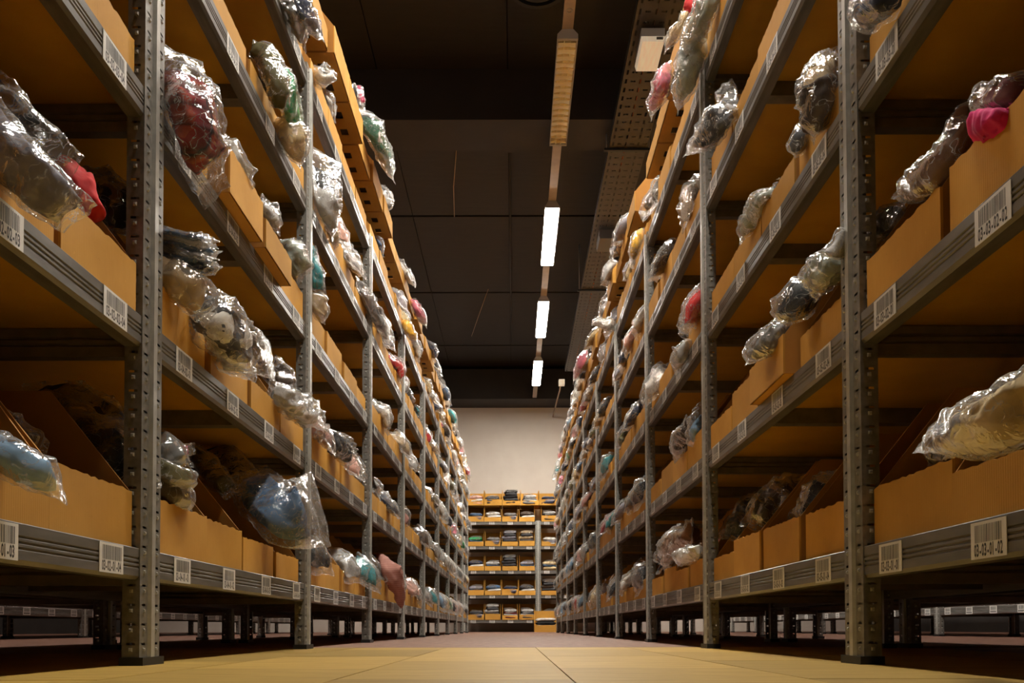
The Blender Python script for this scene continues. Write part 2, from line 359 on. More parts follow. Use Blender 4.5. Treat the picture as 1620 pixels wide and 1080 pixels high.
# cable tray, hanging from the ceiling on the right of the lamps
M['tray'] = mottled('grey_brown_tray', (0.045, 0.037, 0.031), (0.06, 0.05, 0.042), 12, 0.5, 0.3)
def tray(y0, y1, label):
    t = thing('cable_tray', label, 'cable tray', (0.92, y0, 3.90), 0, 'cable tray lengths')
    L = y1 - y0; m = MB(); W2 = 0.15
    cols = 6; cw = 2 * W2 / cols; ch = 0.10; nr = int(L / ch)
    for i in range(cols):
        for j in range(nr):
            x0, x1, ya, yb = -W2 + i * cw, -W2 + (i + 1) * cw, j * L / nr, (j + 1) * L / nr
            a, b, c, d = x0 + cw * .36, x1 - cw * .36, ya + (yb - ya) * .25, yb - (yb - ya) * .25
            if i % 2: a, b = x0 + cw * .15, x1 - cw * .15; c = ya + (yb - ya) * .42; d = yb - (yb - ya) * .42
            m.quad((x0, ya, 0), (x1, ya, 0), (x1, c, 0), (x0, c, 0)); m.quad((x0, d, 0), (x1, d, 0), (x1, yb, 0), (x0, yb, 0))
            m.quad((x0, c, 0), (a, c, 0), (a, d, 0), (x0, d, 0)); m.quad((b, c, 0), (x1, c, 0), (x1, d, 0), (b, d, 0))
    ob('tray_base', m.mesh('tray_base', [M['tray']]), t)
    for sx in (-1, 1):
        s2 = MB(); x = sx * W2; ns = int(L / 0.08)
        for j in range(ns):
            ya, yb = j * L / ns, (j + 1) * L / ns; c, d = ya + (yb - ya) * .3, yb - (yb - ya) * .3
            s2.quad((x, ya, 0), (x, yb, 0), (x, yb, .02), (x, ya, .02)); s2.quad((x, ya, .03), (x, yb, .03), (x, yb, .06), (x, ya, .06))
            s2.quad((x, ya, .02), (x, c, .02), (x, c, .03), (x, ya, .03)); s2.quad((x, d, .02), (x, yb, .02), (x, yb, .03), (x, d, .03))
        ob('tray_side', s2.mesh('tray_side', [M['tray']]), t)
    ob('support_bar', MB().box((-0.19, 0.0, -0.02), (0.19, 0.03, -0.001)).mesh('support_bar', [M['rubber']]), t)
    for sx in (-1, 1): ob('threaded_rod', MB().tube([(sx * 0.17, 0.015, 0), (sx * 0.17, 0.015, (0.119 if 6.87 < y0 < 7.32 else CEIL - 3.903))], 0.005, 6).mesh('threaded_rod', [M['lamp_body']]), t)
    for k in range(3):
        pts = [((-0.08 + 0.07 * k) + 0.03 * noise.noise(Vector((k * 7.1, q * 0.5, y0))), q * L / 12, 0.013) for q in range(13)]
        ob('cable', MB().tube(pts, 0.011, 6).mesh('tray_cable', [[M['rubber'], M['cable_orange'], M['rubber']][k]]), t)
M['cable_orange'] = plain('orange_cable', (0.35, 0.10, 0.03), 0.5)
tray(3.9, 7.055, 'perforated cable tray length nearest the camera, above the right shelves')
tray(7.06, 10.045, 'perforated cable tray length in the middle of the run')
tray(10.05, 13.3, 'perforated cable tray length at the far end of the run')
M['emerg'] = mottled('emergency_lamp_cover', (0.72, 0.64, 0.52), (0.84, 0.77, 0.65), 8, 0.35, 0, (8, 1, 1))
M['emerg_off'] = plain('unlit_lamp_cover', (0.06, 0.05, 0.045), 0.35)  # same lamp type unlit: its shaded look put into the colour
def emergency(x, y, lb, on):
    t = thing('emergency_lamp', lb, 'emergency lamp', (x, y, 3.79), 0, 'emergency lamps under the tray')
    ob('mounting_box', MB().box((-0.075, 0, 0.035), (0.075, 0.30, 0.089)).mesh('mounting_box', [M['lamp_body'] if on else M['emerg_off']]), t)
    c = MB().prism([(-0.078, 0.034), (0.078, 0.034), (0.068, 0), (-0.068, 0)], lambda p, q, u: (p, u, q), -0.003, 0.303)
    ob('cover', fixn(c.mesh('emergency_cover', [M['emerg'] if on else M['emerg_off']])), t)
    if on: ob('type_plate', MB().box((0.02, -0.0045, 0.012), (0.062, -0.0031, 0.03)).mesh('type_plate', [M['beam']]), t)
M['emerg'].node_tree.nodes['Principled BSDF'].inputs['Emission Color'].default_value = (1.0, 0.82, 0.58, 1)
M['emerg'].node_tree.nodes['Principled BSDF'].inputs['Emission Strength'].default_value = 0.25
emergency(0.895, 5.60, 'pale rectangular emergency lamp under the cable tray, upper right', True)
emergency(0.90, 8.48, 'unlit rectangular emergency lamp under the middle cable tray', False)
M['pipe'] = plain('tan_conduit', (0.35, 0.25, 0.17), 0.5)
pp = thing('conduit_pipe', 'thin tan conduit pipe dropping from the cable tray end', 'pipe', (0.70, 14.0, 3.75))
ob('pipe', MB().tube([(0.035, -.2, 0.12), (0.03, 0, 0.05), (0.0, 0.5, -0.02), (-0.02, 1.33, -0.05)], 0.012).mesh('pipe', [M['pipe']]), pp)
ob('junction_box', MB().box((0.0, -0.32, 0.06), (0.09, -0.2, 0.14)).mesh('junction_box', [M['emerg']]), pp)
for k, (p, q, lb) in enumerate([((-0.50, 7.9, CEIL), (-0.62, 9.35, CEIL - 0.012), 'thin cord along the ceiling beyond the dark beam'), ((-0.32, 11.4, CEIL), (-0.62, 13.2, CEIL - 0.02), 'thin loose cord hanging from the far ceiling')]):
    mid = tuple((a + b) / 2 for a, b in zip(p, q)); mid = (mid[0] - 0.02, mid[1], mid[2] - 0.05)
    ob('ceiling_cord', MB().tube([p, mid, q], 0.004, 6).mesh('ceiling_cord', [M['pipe']]), ceiling)['label'] = lb
vent = thing('ceiling_vent', 'round black ceiling vent at the top of the view', 'vent', (0.17, 5.95, CEIL))
ob('vent_rim', ring(0.17, 0.20, -0.03, 0, 28).mesh('vent_rim', [M['rubber']]), vent)
ob('vent_cone', ring(0.06, 0.15, -0.02, -0.005, 28).mesh('vent_cone', [M['rubber']]), vent)
co = thing('ceiling_conduit', 'slim dark conduit running along the ceiling centre', 'conduit', (-0.03, 7.4, CEIL - 0.012))
ob('pipe', MB().tube([(0, 0, 0), (0, 6.2, 0)], 0.011).mesh('ceiling_pipe', [M['ceil_beam']]), co)
ob('junction_box', MB().box((-0.045, 0.5, -0.03), (0.045, 0.62, 0.011)).mesh('ceiling_box', [M['ceil_beam']]), co)

# ------------------------------------------------------------------ shelving: meshes in a side frame (sx * depth, y along the row, z)
glyph = {}
def make_glyphs():
    dg = None
    objs = []
    for ch in '0123456789-':
        cu = bpy.data.curves.new('g', 'FONT'); cu.body = ch; cu.size = 1; cu.resolution_u = 2; cu.offset = 0.03
        o = bpy.data.objects.new('g', cu); C.objects.link(o); objs.append((ch, o))
    dg = bpy.context.evaluated_depsgraph_get()
    for ch, o in objs:
        me = o.evaluated_get(dg).to_mesh(); me.calc_loop_triangles()
        vs = [(v.co.x, v.co.y) for v in me.vertices]; fs = [tuple(p.vertices) for p in me.polygons]
        x0 = min(v[0] for v in vs); x1 = max(v[0] for v in vs)
        glyph[ch] = ([(x - x0, y) for x, y in vs], fs, x1 - x0)
        o.evaluated_get(dg).to_mesh_clear()
    for ch, o in objs:
        cu = o.data; bpy.data.objects.remove(o); bpy.data.curves.remove(cu)
make_glyphs()
LW, LH = 0.084, 0.047
def label_mesh(text, sx, rnd):
    """sticker on the aisle face; sx=-1 left row (reads towards +y), +1 right row (reads towards -y)"""
    m = MB()
    def P(u, v, t): return (-sx * t * 1.0, -sx * u, v)      # u to the reader's right, v up, t out into the aisle
    def rect(u0, v0, u1, v1, t, mi): m.quad(P(u0, v0, t), P(u1, v0, t), P(u1, v1, t), P(u0, v1, t), mi)
    a, b = (-LW / 2, -LH / 2), (LW / 2, LH / 2)
    m.box(P(a[0], a[1], 0.0002), P(b[0], b[1], 0.0012), 0)
    u = -LW / 2 + 0.010
    while u < LW / 2 - 0.010:
        wd = rnd.choice((0.0009, 0.0015, 0.0024)); rect(u, -0.003, min(u + wd, LW / 2 - 0.008), LH / 2 - 0.004, 0.00135, 2); u += wd + rnd.choice((0.0008, 0.0012, 0.0018))
    if text:
        hgt = 0.0155; adv = 0.0; sc = hgt / 0.70
        total = LW - 0.016; n = len(text); step = total / n
        for i, ch in enumerate(text):
            vs, fs, wch = glyph[ch]
            fx = step * (0.90 if ch != '-' else 0.85) / max(wch, 0.46)
            o = -total / 2 + i * step + (step * 0.05 if wch > 0.4 else step * 0.22)
            m.add([P(o + x * fx, -LH / 2 + 0.0035 + y * sc, 0.00135) for x, y in vs], fs, 1)
    else:
        for i in range(5): rect(-0.034 + i * 0.014, -LH / 2 + .005, -0.024 + i * 0.014, -LH / 2 + 0.016, 0.00135, 1)
    return m.mesh('shelf_label', [M['paper'], M['ink'], M['ink_soft']])

def post_mesh(sx, flip=False, top=1.815):
    """perforated upright; x from 0 (outer face) inwards"""
    m = MB(); k = -1 if flip else 1
    def P(x, y, z): return (sx * k * x, y, z)
    pitch = 0.0333; n = int(top / pitch); z0 = 0.014
    sw = 0.032
    def strip(fn, wdt):
        hw, hh = 0.0075, 0.0020; c = wdt / 2
        for j in range(n):
            a = z0 + j * (top - z0) / n; b = z0 + (j + 1) * (top - z0) / n; h = (a + b) / 2 + 0.006
            m.quad(fn(0, a), fn(wdt, a), fn(wdt, h - hh), fn(0, h - hh)); m.quad(fn(0, h + hh), fn(wdt, h + hh), fn(wdt, b), fn(0, b))
            m.quad(fn(0, h - hh), fn(c - hw, h - hh), fn(c - hw, h + hh), fn(0, h + hh)); m.quad(fn(c + hw, h - hh), fn(wdt, h - hh), fn(wdt, h + hh), fn(c + hw, h + hh))
    def dome(fn, c, z, r=0.0034, d=0.003):
        vs = [fn(c - r, z - r, 0), fn(c + r, z - r, 0), fn(c + r, z + r, 0), fn(c - r, z + r, 0)]
        q = r * 0.5; vs += [fn(c - q, z - q, d), fn(c + q, z - q, d), fn(c + q, z + q, d), fn(c - q, z + q, d)]
        m.add(vs, [(0, 1, 5, 4), (1, 2, 6, 5), (2, 3, 7, 6), (3, 0, 4, 7), (4, 5, 6, 7)], 2)
    strip(lambda u, z: P(0, u, z), sw); strip(lambda u, z: P(0, PW - sw + u, z), sw)
    strip(lambda u, z: P(u, 0, z), 0.030); strip(lambda u, z: P(u, PW, z), 0.030)
    for j in range(n):
        zz = z0 + (j + .5) * (top - z0) / n - 0.004
        dome(lambda u, z, t: P(-t, u, z), sw / 2, zz); dome(lambda u, z, t: P(-t, PW - sw + u, z), sw / 2, zz)
        dome(lambda u, z, t: P(u, -t, z), 0.015, zz)
    # central rib
    for (a, b) in (((0, sw), (-0.006, sw + 0.003)), ((-0.006, sw + 0.003), (-0.006, PW - sw - 0.003)), ((-0.006, PW - sw - 0.003), (0, PW - sw)),
                   ((0.030, 0), (0.030, 0.012)), ((0.030, PW), (0.030, PW - 0.012))):
        m.quad(P(a[0], a[1], z0), P(b[0], b[1], z0), P(b[0], b[1], top), P(a[0], a[1], top), 2)
    # dark core seen through the slots
    m.box(P(0.012, 0.016, z0), P(0.020, PW - 0.016, top - 0.01), 1)
    return m.mesh('post', [M['steel'], M['dark_steel'], M['rib']])
def foot_mesh(sx, flip=False):
    k = -1 if flip else 1; m = MB()
    m.box((sx * k * -0.0075, -0.0035, 0), (sx * k * 0.0335, PW + 0.003, 0.0138)); return m.mesh('foot', [M['rubber']])
BH = 0.054
def beam_mesh(sx, length, flip=False):
    k = -1 if flip else 1
    pr = [(0.03, 0), (0.0035, 0), (0.002, -0.0015), (0.002, -0.016), (0.0042, -0.0175), (0.0042, -0.0187), (0.002, -0.0205), (0.002, -0.0235), (0.0042, -0.025), (0.0042, -0.0262), (0.002, -0.028),
          (0.002, -0.031), (0.0042, -0.0325), (0.0042, -0.0337), (0.002, -0.0355), (0.002, -0.048), (0.007, -BH), (0.03, -BH), (0.03, -BH + .004), (0.013, -BH + .004), (0.013, -0.004), (0.03, -0.004)]
    m = MB().prism(pr, lambda p, q, t: (sx * k * p, t, q), 0, length)
    return fixn(m.mesh('beam', [M['beam']]))
def cross_mesh(sx):
    pr = [(0, 0), (0, -0.014), (0.004, -0.017), (0, -0.020), (0, -0.026), (0.004, -0.029), (0, -0.032), (0, -0.050), (0.022, -0.050), (0.022, 0)]
    m = MB().prism(pr, lambda p, q, t: (sx * t, p, q), 0.032, D - 0.032); return fixn(m.mesh('cross_beam', [M['dark_steel']]))
def brace_mesh(sx):
    return MB().box((sx * 0.031, -0.018, -0.036), (sx * (D - 0.031), 0.018, 0)).mesh('brace', [M['dark_steel']])
def deck_mesh(sx): return MB().box((sx * 0.0305, 0.04, -0.010), (sx * (D - 0.0305), BAY + 0.04, 0)).mesh('deck', [M['deck']])
CLR = BAY - PW
SH = {}
for sx in (-1, 1):
    SH[sx] = dict(post=post_mesh(sx), back=post_mesh(sx, True), foot=foot_mesh(sx), bfoot=foot_mesh(sx, True), beam=beam_mesh(sx, CLR), bbeam=beam_mesh(sx, CLR, True),
                  cross=cross_mesh(sx), brace=brace_mesh(sx), deck=deck_mesh(sx))
LY = [0.105, 0.405, 0.705, 1.005]      # label centres from the bay's near post far edge
lab_rnd = random.Random(3)
plain_labels = {sx: [label_mesh(None, sx, lab_rnd) for _ in range(4)] for sx in (-1, 1)}
def shelving_bay(sx, loc, label, group, unit=None, first=False, labels=True, rz=0, skip=()):
    """bay frame: y=0 is the near edge of the previous post, its own post at y=BAY; aisle face at x=0, depth along sx*x"""
    K = SH[sx]; t = thing('shelving_bay', label, 'shelving', loc, rz, group)
    for y in ([0] if first else []) + [BAY]:
        p = ob('post', K['post'], t, (0, y, 0)); ob('foot', K['foot'], p)
        p = ob('post', K['back'], t, (sx * D, y, 0)); ob('foot', K['bfoot'], p)
        for h in HS: ob('cross_beam', K['cross'], t, (0, y + 0.032, h - 0.012))
    for l, h in enumerate(HS):
        b = ob('beam', K['beam'], t, (0, PW, h)); ob('rear_beam', K['bbeam'], t, (sx * D, PW, h))
        ob('deck', K['deck'], t, (0, 0, h)); ob('brace', K['brace'], t, (0, PW + CLR / 2, h - 0.0105))
        if labels:
            for j, y in enumerate(LY):
                num = j + 1 if sx < 0 else 4 - j
                me = label_mesh('03-%02d-%02d-%02d' % (unit, l + 1, num), sx, lab_rnd) if unit else lab_rnd.choice(plain_labels[sx])
                ob('shelf_label', me, b, (-sx * -0.002, y + lab_rnd.uniform(-.012, .012), -0.0265 + lab_rnd.uniform(-.0015, .0015)))
    return t
def row_y(n, sx): return Y0 + (n - 1) * BAY + (-0.008 if sx > 0 else 0)
def X0(sx): return XL if sx < 0 else XR
SIDE = {-1: 'left', 1: 'right'}
for sx in (-1, 1):
    for n in range(NB):
        u = (2 if sx < 0 else 3) + 2 * n
        if n == 0: lb = 'nearest grey steel shelving bay of the %s row, labelled 03-%02d, cut by the frame' % (SIDE[sx], u)
        elif n == 1: lb = 'second grey steel shelving bay of the %s row, labelled 03-%02d' % (SIDE[sx], u)
        else: lb = '%s grey steel shelving bay from the camera in the %s row' % (ORD[n], SIDE[sx])
        shelving_bay(sx, (X0(sx), row_y(n, sx), 0), lb, 'shelving bays of the %s row' % SIDE[sx], u, n == 0)
    # back-to-back row and the row beyond the neighbouring aisle
    for n in range(1, 10):
        shelving_bay(-sx, (X0(sx) + sx * 1.172, row_y(n, sx), 0), '%s shelving bay standing back to back behind the %s row' % (ORD[n - 1], SIDE[sx]), 'rows behind the %s row' % SIDE[sx], None, n == 1, False)
    for n in range(3, 11):
        shelving_bay(sx, (X0(sx) + sx * 2.41, row_y(n, sx), 0), '%s shelving bay across the neighbouring %s aisle, seen under the shelves' % (ORD[n - 3], SIDE[sx]), 'rows across the %s aisle' % SIDE[sx], None, n == 3, True)
YB = 14.57
XB0 = 0.355 - BAY
shelving_bay(-1, (XB0, YB, 0), 'shelving bay facing the camera at the end of the aisle, left of its post', 'end shelving', None, True, True, -PI / 2)
shelving_bay(-1, (XB0 + BAY, YB, 0), 'shelving bay facing the camera at the end of the aisle, right of its post', 'end shelving', None, False, True, -PI / 2)

# ------------------------------------------------------------------ cardboard bins; local frame: +x out into the aisle, y along, z up, origin on the front bottom edge
TC = 0.004; BD = 0.52; BHG = 0.267; SL = 0.14
def bin_parts(wd, lip, rnd):
    h = wd / 2; P = {}
    # front with a slightly ragged torn top edge
    m = MB(); n = 22; tops = [lip + rnd.uniform(-0.0022, 0.0018) for _ in range(n + 1)]
    for k in range(n):
        y0, y1 = -h + wd * k / n, -h + wd * (k + 1) / n
        m.add([(0, y0, 0), (0, y1, 0), (0, y1, tops[k + 1]), (0, y0, tops[k]), (-TC, y0, 0), (-TC, y1, 0), (-TC, y1, tops[k + 1]), (-TC, y0, tops[k])],
              [(0, 1, 2, 3), (5, 4, 7, 6), (3, 2, 6, 7)])
    m.quad((0, -h, 0), (0, -h, tops[0]), (-TC, -h, tops[0]), (-TC, -h, 0)); m.quad((0, h, 0), (-TC, h, 0), (-TC, h, tops[-1]), (0, h, tops[-1]))
    P['front'] = m
    P['side'] = MB().prism([(-TC, 0), (-TC, lip), (-SL, BHG), (-BD, BHG), (-BD, 0)], lambda p, q, t: (p, t, q), -TC / 2, TC / 2)
    P['back'] = MB().box((-BD, -h + TC, TC), (-BD + TC, h - TC, BHG))
    m = MB(); xs = [-BD + TC, -0.115, -0.085, -TC]; ys = [-h + TC, -0.085, -0.035, 0.035, 0.085, h - TC]
    xs = [-BD + TC, -0.22, -0.19, -0.075, -0.045, -TC]
    for i in range(5):
        for j in range(5):
            if i in (1, 3) and j in (1, 3): continue
            m.quad((xs[i], ys[j], 0), (xs[i + 1], ys[j], 0), (xs[i + 1], ys[j + 1], 0), (xs[i], ys[j + 1], 0))
            m.quad((xs[i], ys[j], TC), (xs[i], ys[j + 1], TC), (xs[i + 1], ys[j + 1], TC), (xs[i + 1], ys[j], TC))
    m.box((-0.24, -0.095, 0.010), (-0.03, 0.095, 0.013), 1)  # added board above the slots, stands for the darkness inside the bin
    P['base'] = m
    return P
rb = random.Random(11)
BINS = []
for wd in (0.252, 0.262, 0.270, 0.293):
    for lip in (0.072, 0.084, 0.097):
        p = bin_parts(wd, lip, rb); j = MB()
        T = Matrix.Translation
        j.join(p['front']); j.join(p['side'], T((0, -wd / 2 + TC / 2, 0))); j.join(p['side'], T((0, wd / 2 - TC / 2, 0))); j.join(p['back']); j.join(p['base'])
        BINS.append(dict(w=wd, lip=lip, mb=j, one=j.mesh('cardboard_bin', [M['card'], M['slot_shade']]),
                         front=p['front'].mesh('bin_front', [M['card']]), side=fixn(p['side'].mesh('bin_side', [M['card_in']])), back=p['back'].mesh('bin_back', [M['card_in']]), base=p['base'].mesh('bin_base', [M['card'], M['slot_shade']])))
def make_bin(b, loc, rz, label, detailed, group, rx=0.0):
    if not detailed:
        return tag(ob('cardboard_bin', b['one'], None, loc, rz), label, 'box', group)
    t = thing('cardboard_bin', label, 'box', loc, rz, group)
    if rx: t.rotation_euler = (0, rx, rz)
    ob('front_panel', b['front'], t); ob('back_panel', b['back'], t); ob('base_panel', b['base'], t)
    for s in (-1, 1): ob('side_panel', b['side'], t, (0, s * (b['w'] / 2 - TC / 2), 0))
    return t
far_bins = MB()
binrnd = random.Random(5)
BINPOS = {}      # (sx, bay, level, slot) -> (x, y, z, lip, width)
SLOT = CLR / 4
def level_z(l): return HS[l] + 0.0005 if l < 5 else HS[4] + BHG + 0.003
for sx in (-1, 1):
    for n in range(NB):
        lv = range(3) if n == 0 else range(5) if n == 1 else range(6)
        for l in lv:
            for k in range(4):
                if n == 0 and k < 2: continue
                if l == 5 and sx > 0 and (n, k) == (3, 0): continue
                b = binrnd.choice(BINS[:9]) if l < 5 else binrnd.choice(BINS[9:])
                y = row_y(n, sx) + PW + SLOT * (k + 0.5) + binrnd.uniform(-0.0015, 0.0015) if l < 5 else row_y(n, sx) + PW / 2 + 0.3 * (k + 0.5)
                out = binrnd.uniform(-0.02, -0.004) if l < 5 else binrnd.uniform(-0.01, 0.015)
                if (sx, n, l, k) == (-1, 1, 2, 1) or (sx, n, l, k) == (-1, 1, 2, 2): out = 0.028
                if (sx, n, l, k) == (1, 1, 1, 1): out = 0.02
                x = X0(sx) - sx * (out + 0.0)
                z = level_z(l)
                rz = 0 if sx < 0 else PI
                BINPOS[(sx, n, l, k)] = (x, y, z, b['lip'], b['w'])
                if n >= 6:
                    far_bins.join(b['mb'], Matrix.Translation((x, y, z)) @ Matrix.Rotation(rz, 4, 'Z')); continue
                u = (2 if sx < 0 else 3) + 2 * n; num = k + 1 if sx < 0 else 4 - k
                if n < 2: lb = 'brown cardboard bin behind shelf label 03-%02d-%02d-%02d, %s, %s row' % (u, l + 1, num, LEVEL[l], SIDE[sx])
                else: lb = 'cardboard bin, %s along the %s in the %s bay, %s row' % (ORD[k], LEVEL[l], ORD[n], SIDE[sx])
                make_bin(b, (x, y, z), rz, lb, n <= 3, 'cardboard bins of the %s row' % SIDE[sx])
fo = ob('cardboard_bins', far_bins.mesh('far_bins', [M['card'], M['slot_shade']])); tag(fo, 'rows of small cardboard bins in the far bays of both rows', 'boxes', None, 'stuff')

# ------------------------------------------------------------------ bagged clothes
def catmull(pts, n):
    P = [Vector(p) for p in pts]
    P = [P[0] * 2 - P[1]] + P + [P[-1] * 2 - P[-2]]
    out = []; segs = len(P) - 3
    for i in range(n):
        t = i / (n - 1) * segs; k = min(int(t), segs - 1); u = t - k
        a, b, c, d = P[k:k + 4]
        out.append(0.5 * ((2 * b) + (-a + c) * u + (2 * a - 5 * b + 4 * c - d) * u * u + (-a + 3 * b - 3 * c + d) * u ** 3))
    return out
def lerp_list(v, t):
    x = t * (len(v) - 1); k = min(int(x), len(v) - 2); return v[k] + (v[k + 1] - v[k]) * (x - k) if len(v) > 1 else v[0]
def fold(x, y, so):
    """crease field: sharp ridges, mostly running along x"""
    a = noise.noise(Vector((x * 11, y * 30, 0)) + so); b = noise.noise(Vector((x * 26, y * 66, 3.3)) + so); c = noise.noise(Vector((x * 44, y * 18, 7.7)) + so)
    return (0.5 - abs(a) * 1.7) + 0.5 * (0.5 - abs(b) * 1.7) + 0.5 * (0.5 - abs(c) * 1.7)
def sweep(path, widths, thick, nrm, n=18, m=18, t0=0.0, t1=1.0, seed=0, amp=0.012, lens=1.0, endflat=0.15, square=0.8, fin=0.0):
    """a soft flattened body swept along a path: widths / thick lists along the path, nrm = direction the flat side faces;
    lens > 1 pinches the long edges to seams, fin = share of each end left as a flat flap"""
    full = catmull(path, 64); mb = MB(); vs = []; nrm = Vector(nrm)
    ln = sum((full[k + 1] - full[k]).length for k in range(63))
    def pos(t):
        x = t * 63; k = max(0, min(int(x), 62)); return full[k] + (full[k + 1] - full[k]) * (x - k)
    so = Vector((seed * 3.17, seed * 1.91, seed * 0.77))
    for i in range(n):
        s = i / (n - 1); t = t0 + (t1 - t0) * s
        p = pos(t); tg = (pos(min(1.0, t + 0.05)) - pos(max(0.0, t - 0.05))).normalized()
        W = tg.cross(nrm)
        if W.length < 1e-4: W = tg.orthogonal()
        W.normalize(); Nn = W.cross(tg).normalized()
        e = max(0.0, min(s, 1 - s) - fin) / endflat; e = 1 if e > 1 else math.sqrt(max(0, 1 - (1 - e) ** 2))
        full_w = lerp_list(widths, t) * 0.5
        wd = full_w * ((0.84 + 0.16 * e) if not fin else 1.0 + 0.06 * (1 - e)); tk = max(lerp_list(thick, t) * 0.5 * e, 0.0012)
        wd *= 1 + 0.10 * noise.noise(Vector((t * ln * 14, 0, 5.5)) + so)
        tilt = noise.noise(Vector((t * ln * 7, 2.2, 0)) + so) * 0.35
        skew = 0.35 * noise.noise(Vector((0.3, 1.1, 9.9)) + so) * full_w
        wob = noise.noise(Vector((t * ln * 9, 8.1, 1)) + so) * amp * 0.8
        for k in range(m):
            a = 2 * PI * k / m; c, sn = math.cos(a), math.sin(a)
            cw = math.copysign(abs(c) ** square, c)
            q = p + W * (wd * cw) + Nn * (tk * math.copysign(abs(sn) ** lens, sn) + wd * cw * tilt * 0.5 + wob)
            if s in (0, 1): q += tg * (skew * cw + 0.25 * full_w * noise.noise(Vector((cw * 1.7, s * 5, 4)) + so))
            if amp:
                fo = fold(t * ln, wd * cw + (0.5 if sn < 0 else 0), so)
                q = q + Nn * (fo * amp * (0.25 + 0.75 * e) * (1 if sn >= 0 else -1 if e > .3 else 1)) + W * (cw * fo * amp * 0.3)
            vs.append(q)
    fs = []
    for i in range(n - 1):
        for k in range(m): fs.append((i * m + k, i * m + (k + 1) % m, (i + 1) * m + (k + 1) % m, (i + 1) * m + k))
    for base, rev in ((0, False), ((n - 1) * m, True)):
        h = m // 2
        for k in range(h):
            a, b, c, d = base + k, base + k + 1, base + (m - k - 1) % m, base + (m - k) % m
            f = tuple(dict.fromkeys((a, b, c, d)))
            if len(f) > 2: fs.append(f if rev else f[::-1])
    mb.add(vs, fs, 0, True); return mb

def bag_meshes(path, widths, thick, nrm, seed, g0=0.06, g1=0.86, gw=0.86, gt=0.8, n=18, m=18, crumple=1.0, fin=0.10):
    g = sweep(path, [x * gw for x in widths], [x * gt * 0.7 for x in thick], nrm, n, m, g0, g1, seed, 0.010 * crumple, 0.9, 0.22, 0.72)
    wf = [max(x, 0.62 * max(widths)) for x in widths]
    f = sweep(path, [x * 1.10 for x in wf], [x * 0.7 + 0.012 * crumple for x in thick], nrm, n + 6, m + 4, 0.0, 1.0, seed, 0.012 * crumple, 1.5, 0.25, 0.85, fin)
    return g, f
def centre(*mbs):
    """move meshes so the thing's origin is the low middle of its film"""
    v = mbs[-1].v; cx = sum(p[0] for p in v) / len(v); cy = sum(p[1] for p in v) / len(v); cz = min(p[2] for p in v)
    for mb in mbs: mb.v = [(p[0] - cx, p[1] - cy, p[2] - cz) for p in mb.v]
    return (cx, cy, cz)
def hero(name, label, cat, colour, pts, wpx, thick, sx, nrm=None, seed=1, g0=0.06, g1=0.86, gw=0.86, gt=0.8, film=True, crumple=1.0, second=None, n=34, m=32, group='bagged clothes of the near bays'):
    """pts: (px, py, out) with out = metres in front of the row's aisle face; wpx = apparent widths in pixels"""
    path = [at(px, py, X0(sx) - sx * a) for px, py, a in pts]
    wd = []
    for i, wv in enumerate(wpx):
        p = path[round(i * (len(path) - 1) / max(1, len(wpx) - 1))]; wd.append(wv * p.y / F)
    if nrm is None: nrm = (-sx * 0.62, -0.75, 0.12)
    th = thick if isinstance(thick, list) else [thick]
    g, f = bag_meshes(path, wd, th, nrm, seed, g0, g1, gw, gt, n, m, crumple)
    ms = [g] + ([f] if film else [])
    extra = None
    if second: extra = sweep(path, [x * 0.66 for x in wd], [x * 0.62 for x in th], nrm, 14, 16, second[1], second[2], seed + 9, 0.010, 0.9, 0.25); ms = [extra] + ms
    loc = centre(*ms)
    t = thing(name, label, cat, loc, 0, group)
    ob('garment', g.mesh('garment', [CL[colour]]), t)
    if extra: ob('garment', extra.mesh('garment', [CL[second[0]]]), t)['label'] = second[0].replace('_', ' ') + ' second garment'
    if film: ob('bag_film', f.mesh('bag_film', [M['film']]), t)['label'] = 'crinkled clear plastic film'
    return t
GB = 'garment_bag'
L, R = -1, 1
# --- left row, nearest bay
hero(GB, 'large clear bag with folded lilac-grey garment over the near left second shelf', 'bag', 'lilac', [(-60, 160, -0.08), (10, 245, 0.0), (70, 300, 0.045), (128, 346, 0.07)], [95, 85, 74, 56], 0.05, L, (0.55, -0.5, -0.55), 1, 0, 0.9, 0.9)
hero(GB, 'clear empty-looking bag flap rising behind the lilac-grey bag', 'bag', 'black', [(-40, 120, -0.10), (30, 175, -0.03), (80, 225, 0.02), (120, 268, 0.04)], [70, 55, 45, 34], 0.03, L, None, 2, 0, 0.45, 0.7)
hero('red_garment', 'bright red garment wedged in the near left second shelf bin', 'garment', 'red', [(105, 265, -0.08), (125, 300, -0.045), (150, 345, -0.02)], [45, 50, 40], 0.07, L, None, 3, 0, 1, 1, 1, False)
hero(GB, 'dark navy and brown garments in film beside the red garment', 'bag', 'black', [(135, 270, -0.14), (170, 315, -0.09), (215, 365, -0.03)], [70, 95, 60], 0.09, L, None, 4, second=('brown', 0.3, 0.8))
hero(GB, 'light blue garment in clear bag over the near left bottom bin', 'bag', 'light_blue', [(-60, 690, -0.06), (0, 715, 0.0), (50, 745, 0.035), (97, 778, 0.045)], [75, 62, 46, 26], 0.05, L, (0.5, -0.7, 0.5), 5, 0, 0.88)
hero(GB, 'dark maroon-brown garment in film lying inside the near left bottom bin', 'bag', 'dark_brown', [(-40, 660, -0.2), (10, 690, -0.14), (70, 720, -0.10)], [60, 70, 40], 0.08, L, None, 6)
hero(GB, 'heap of dark bagged clothes beside the near left post, bottom shelf', 'bag', 'charcoal', [(85, 610, -0.26), (130, 660, -0.17), (175, 715, -0.09), (206, 775, -0.035)], [80, 120, 115, 70], 0.10, L, None, 7, crumple=1.5, second=('dark_brown', 0.25, 0.75))
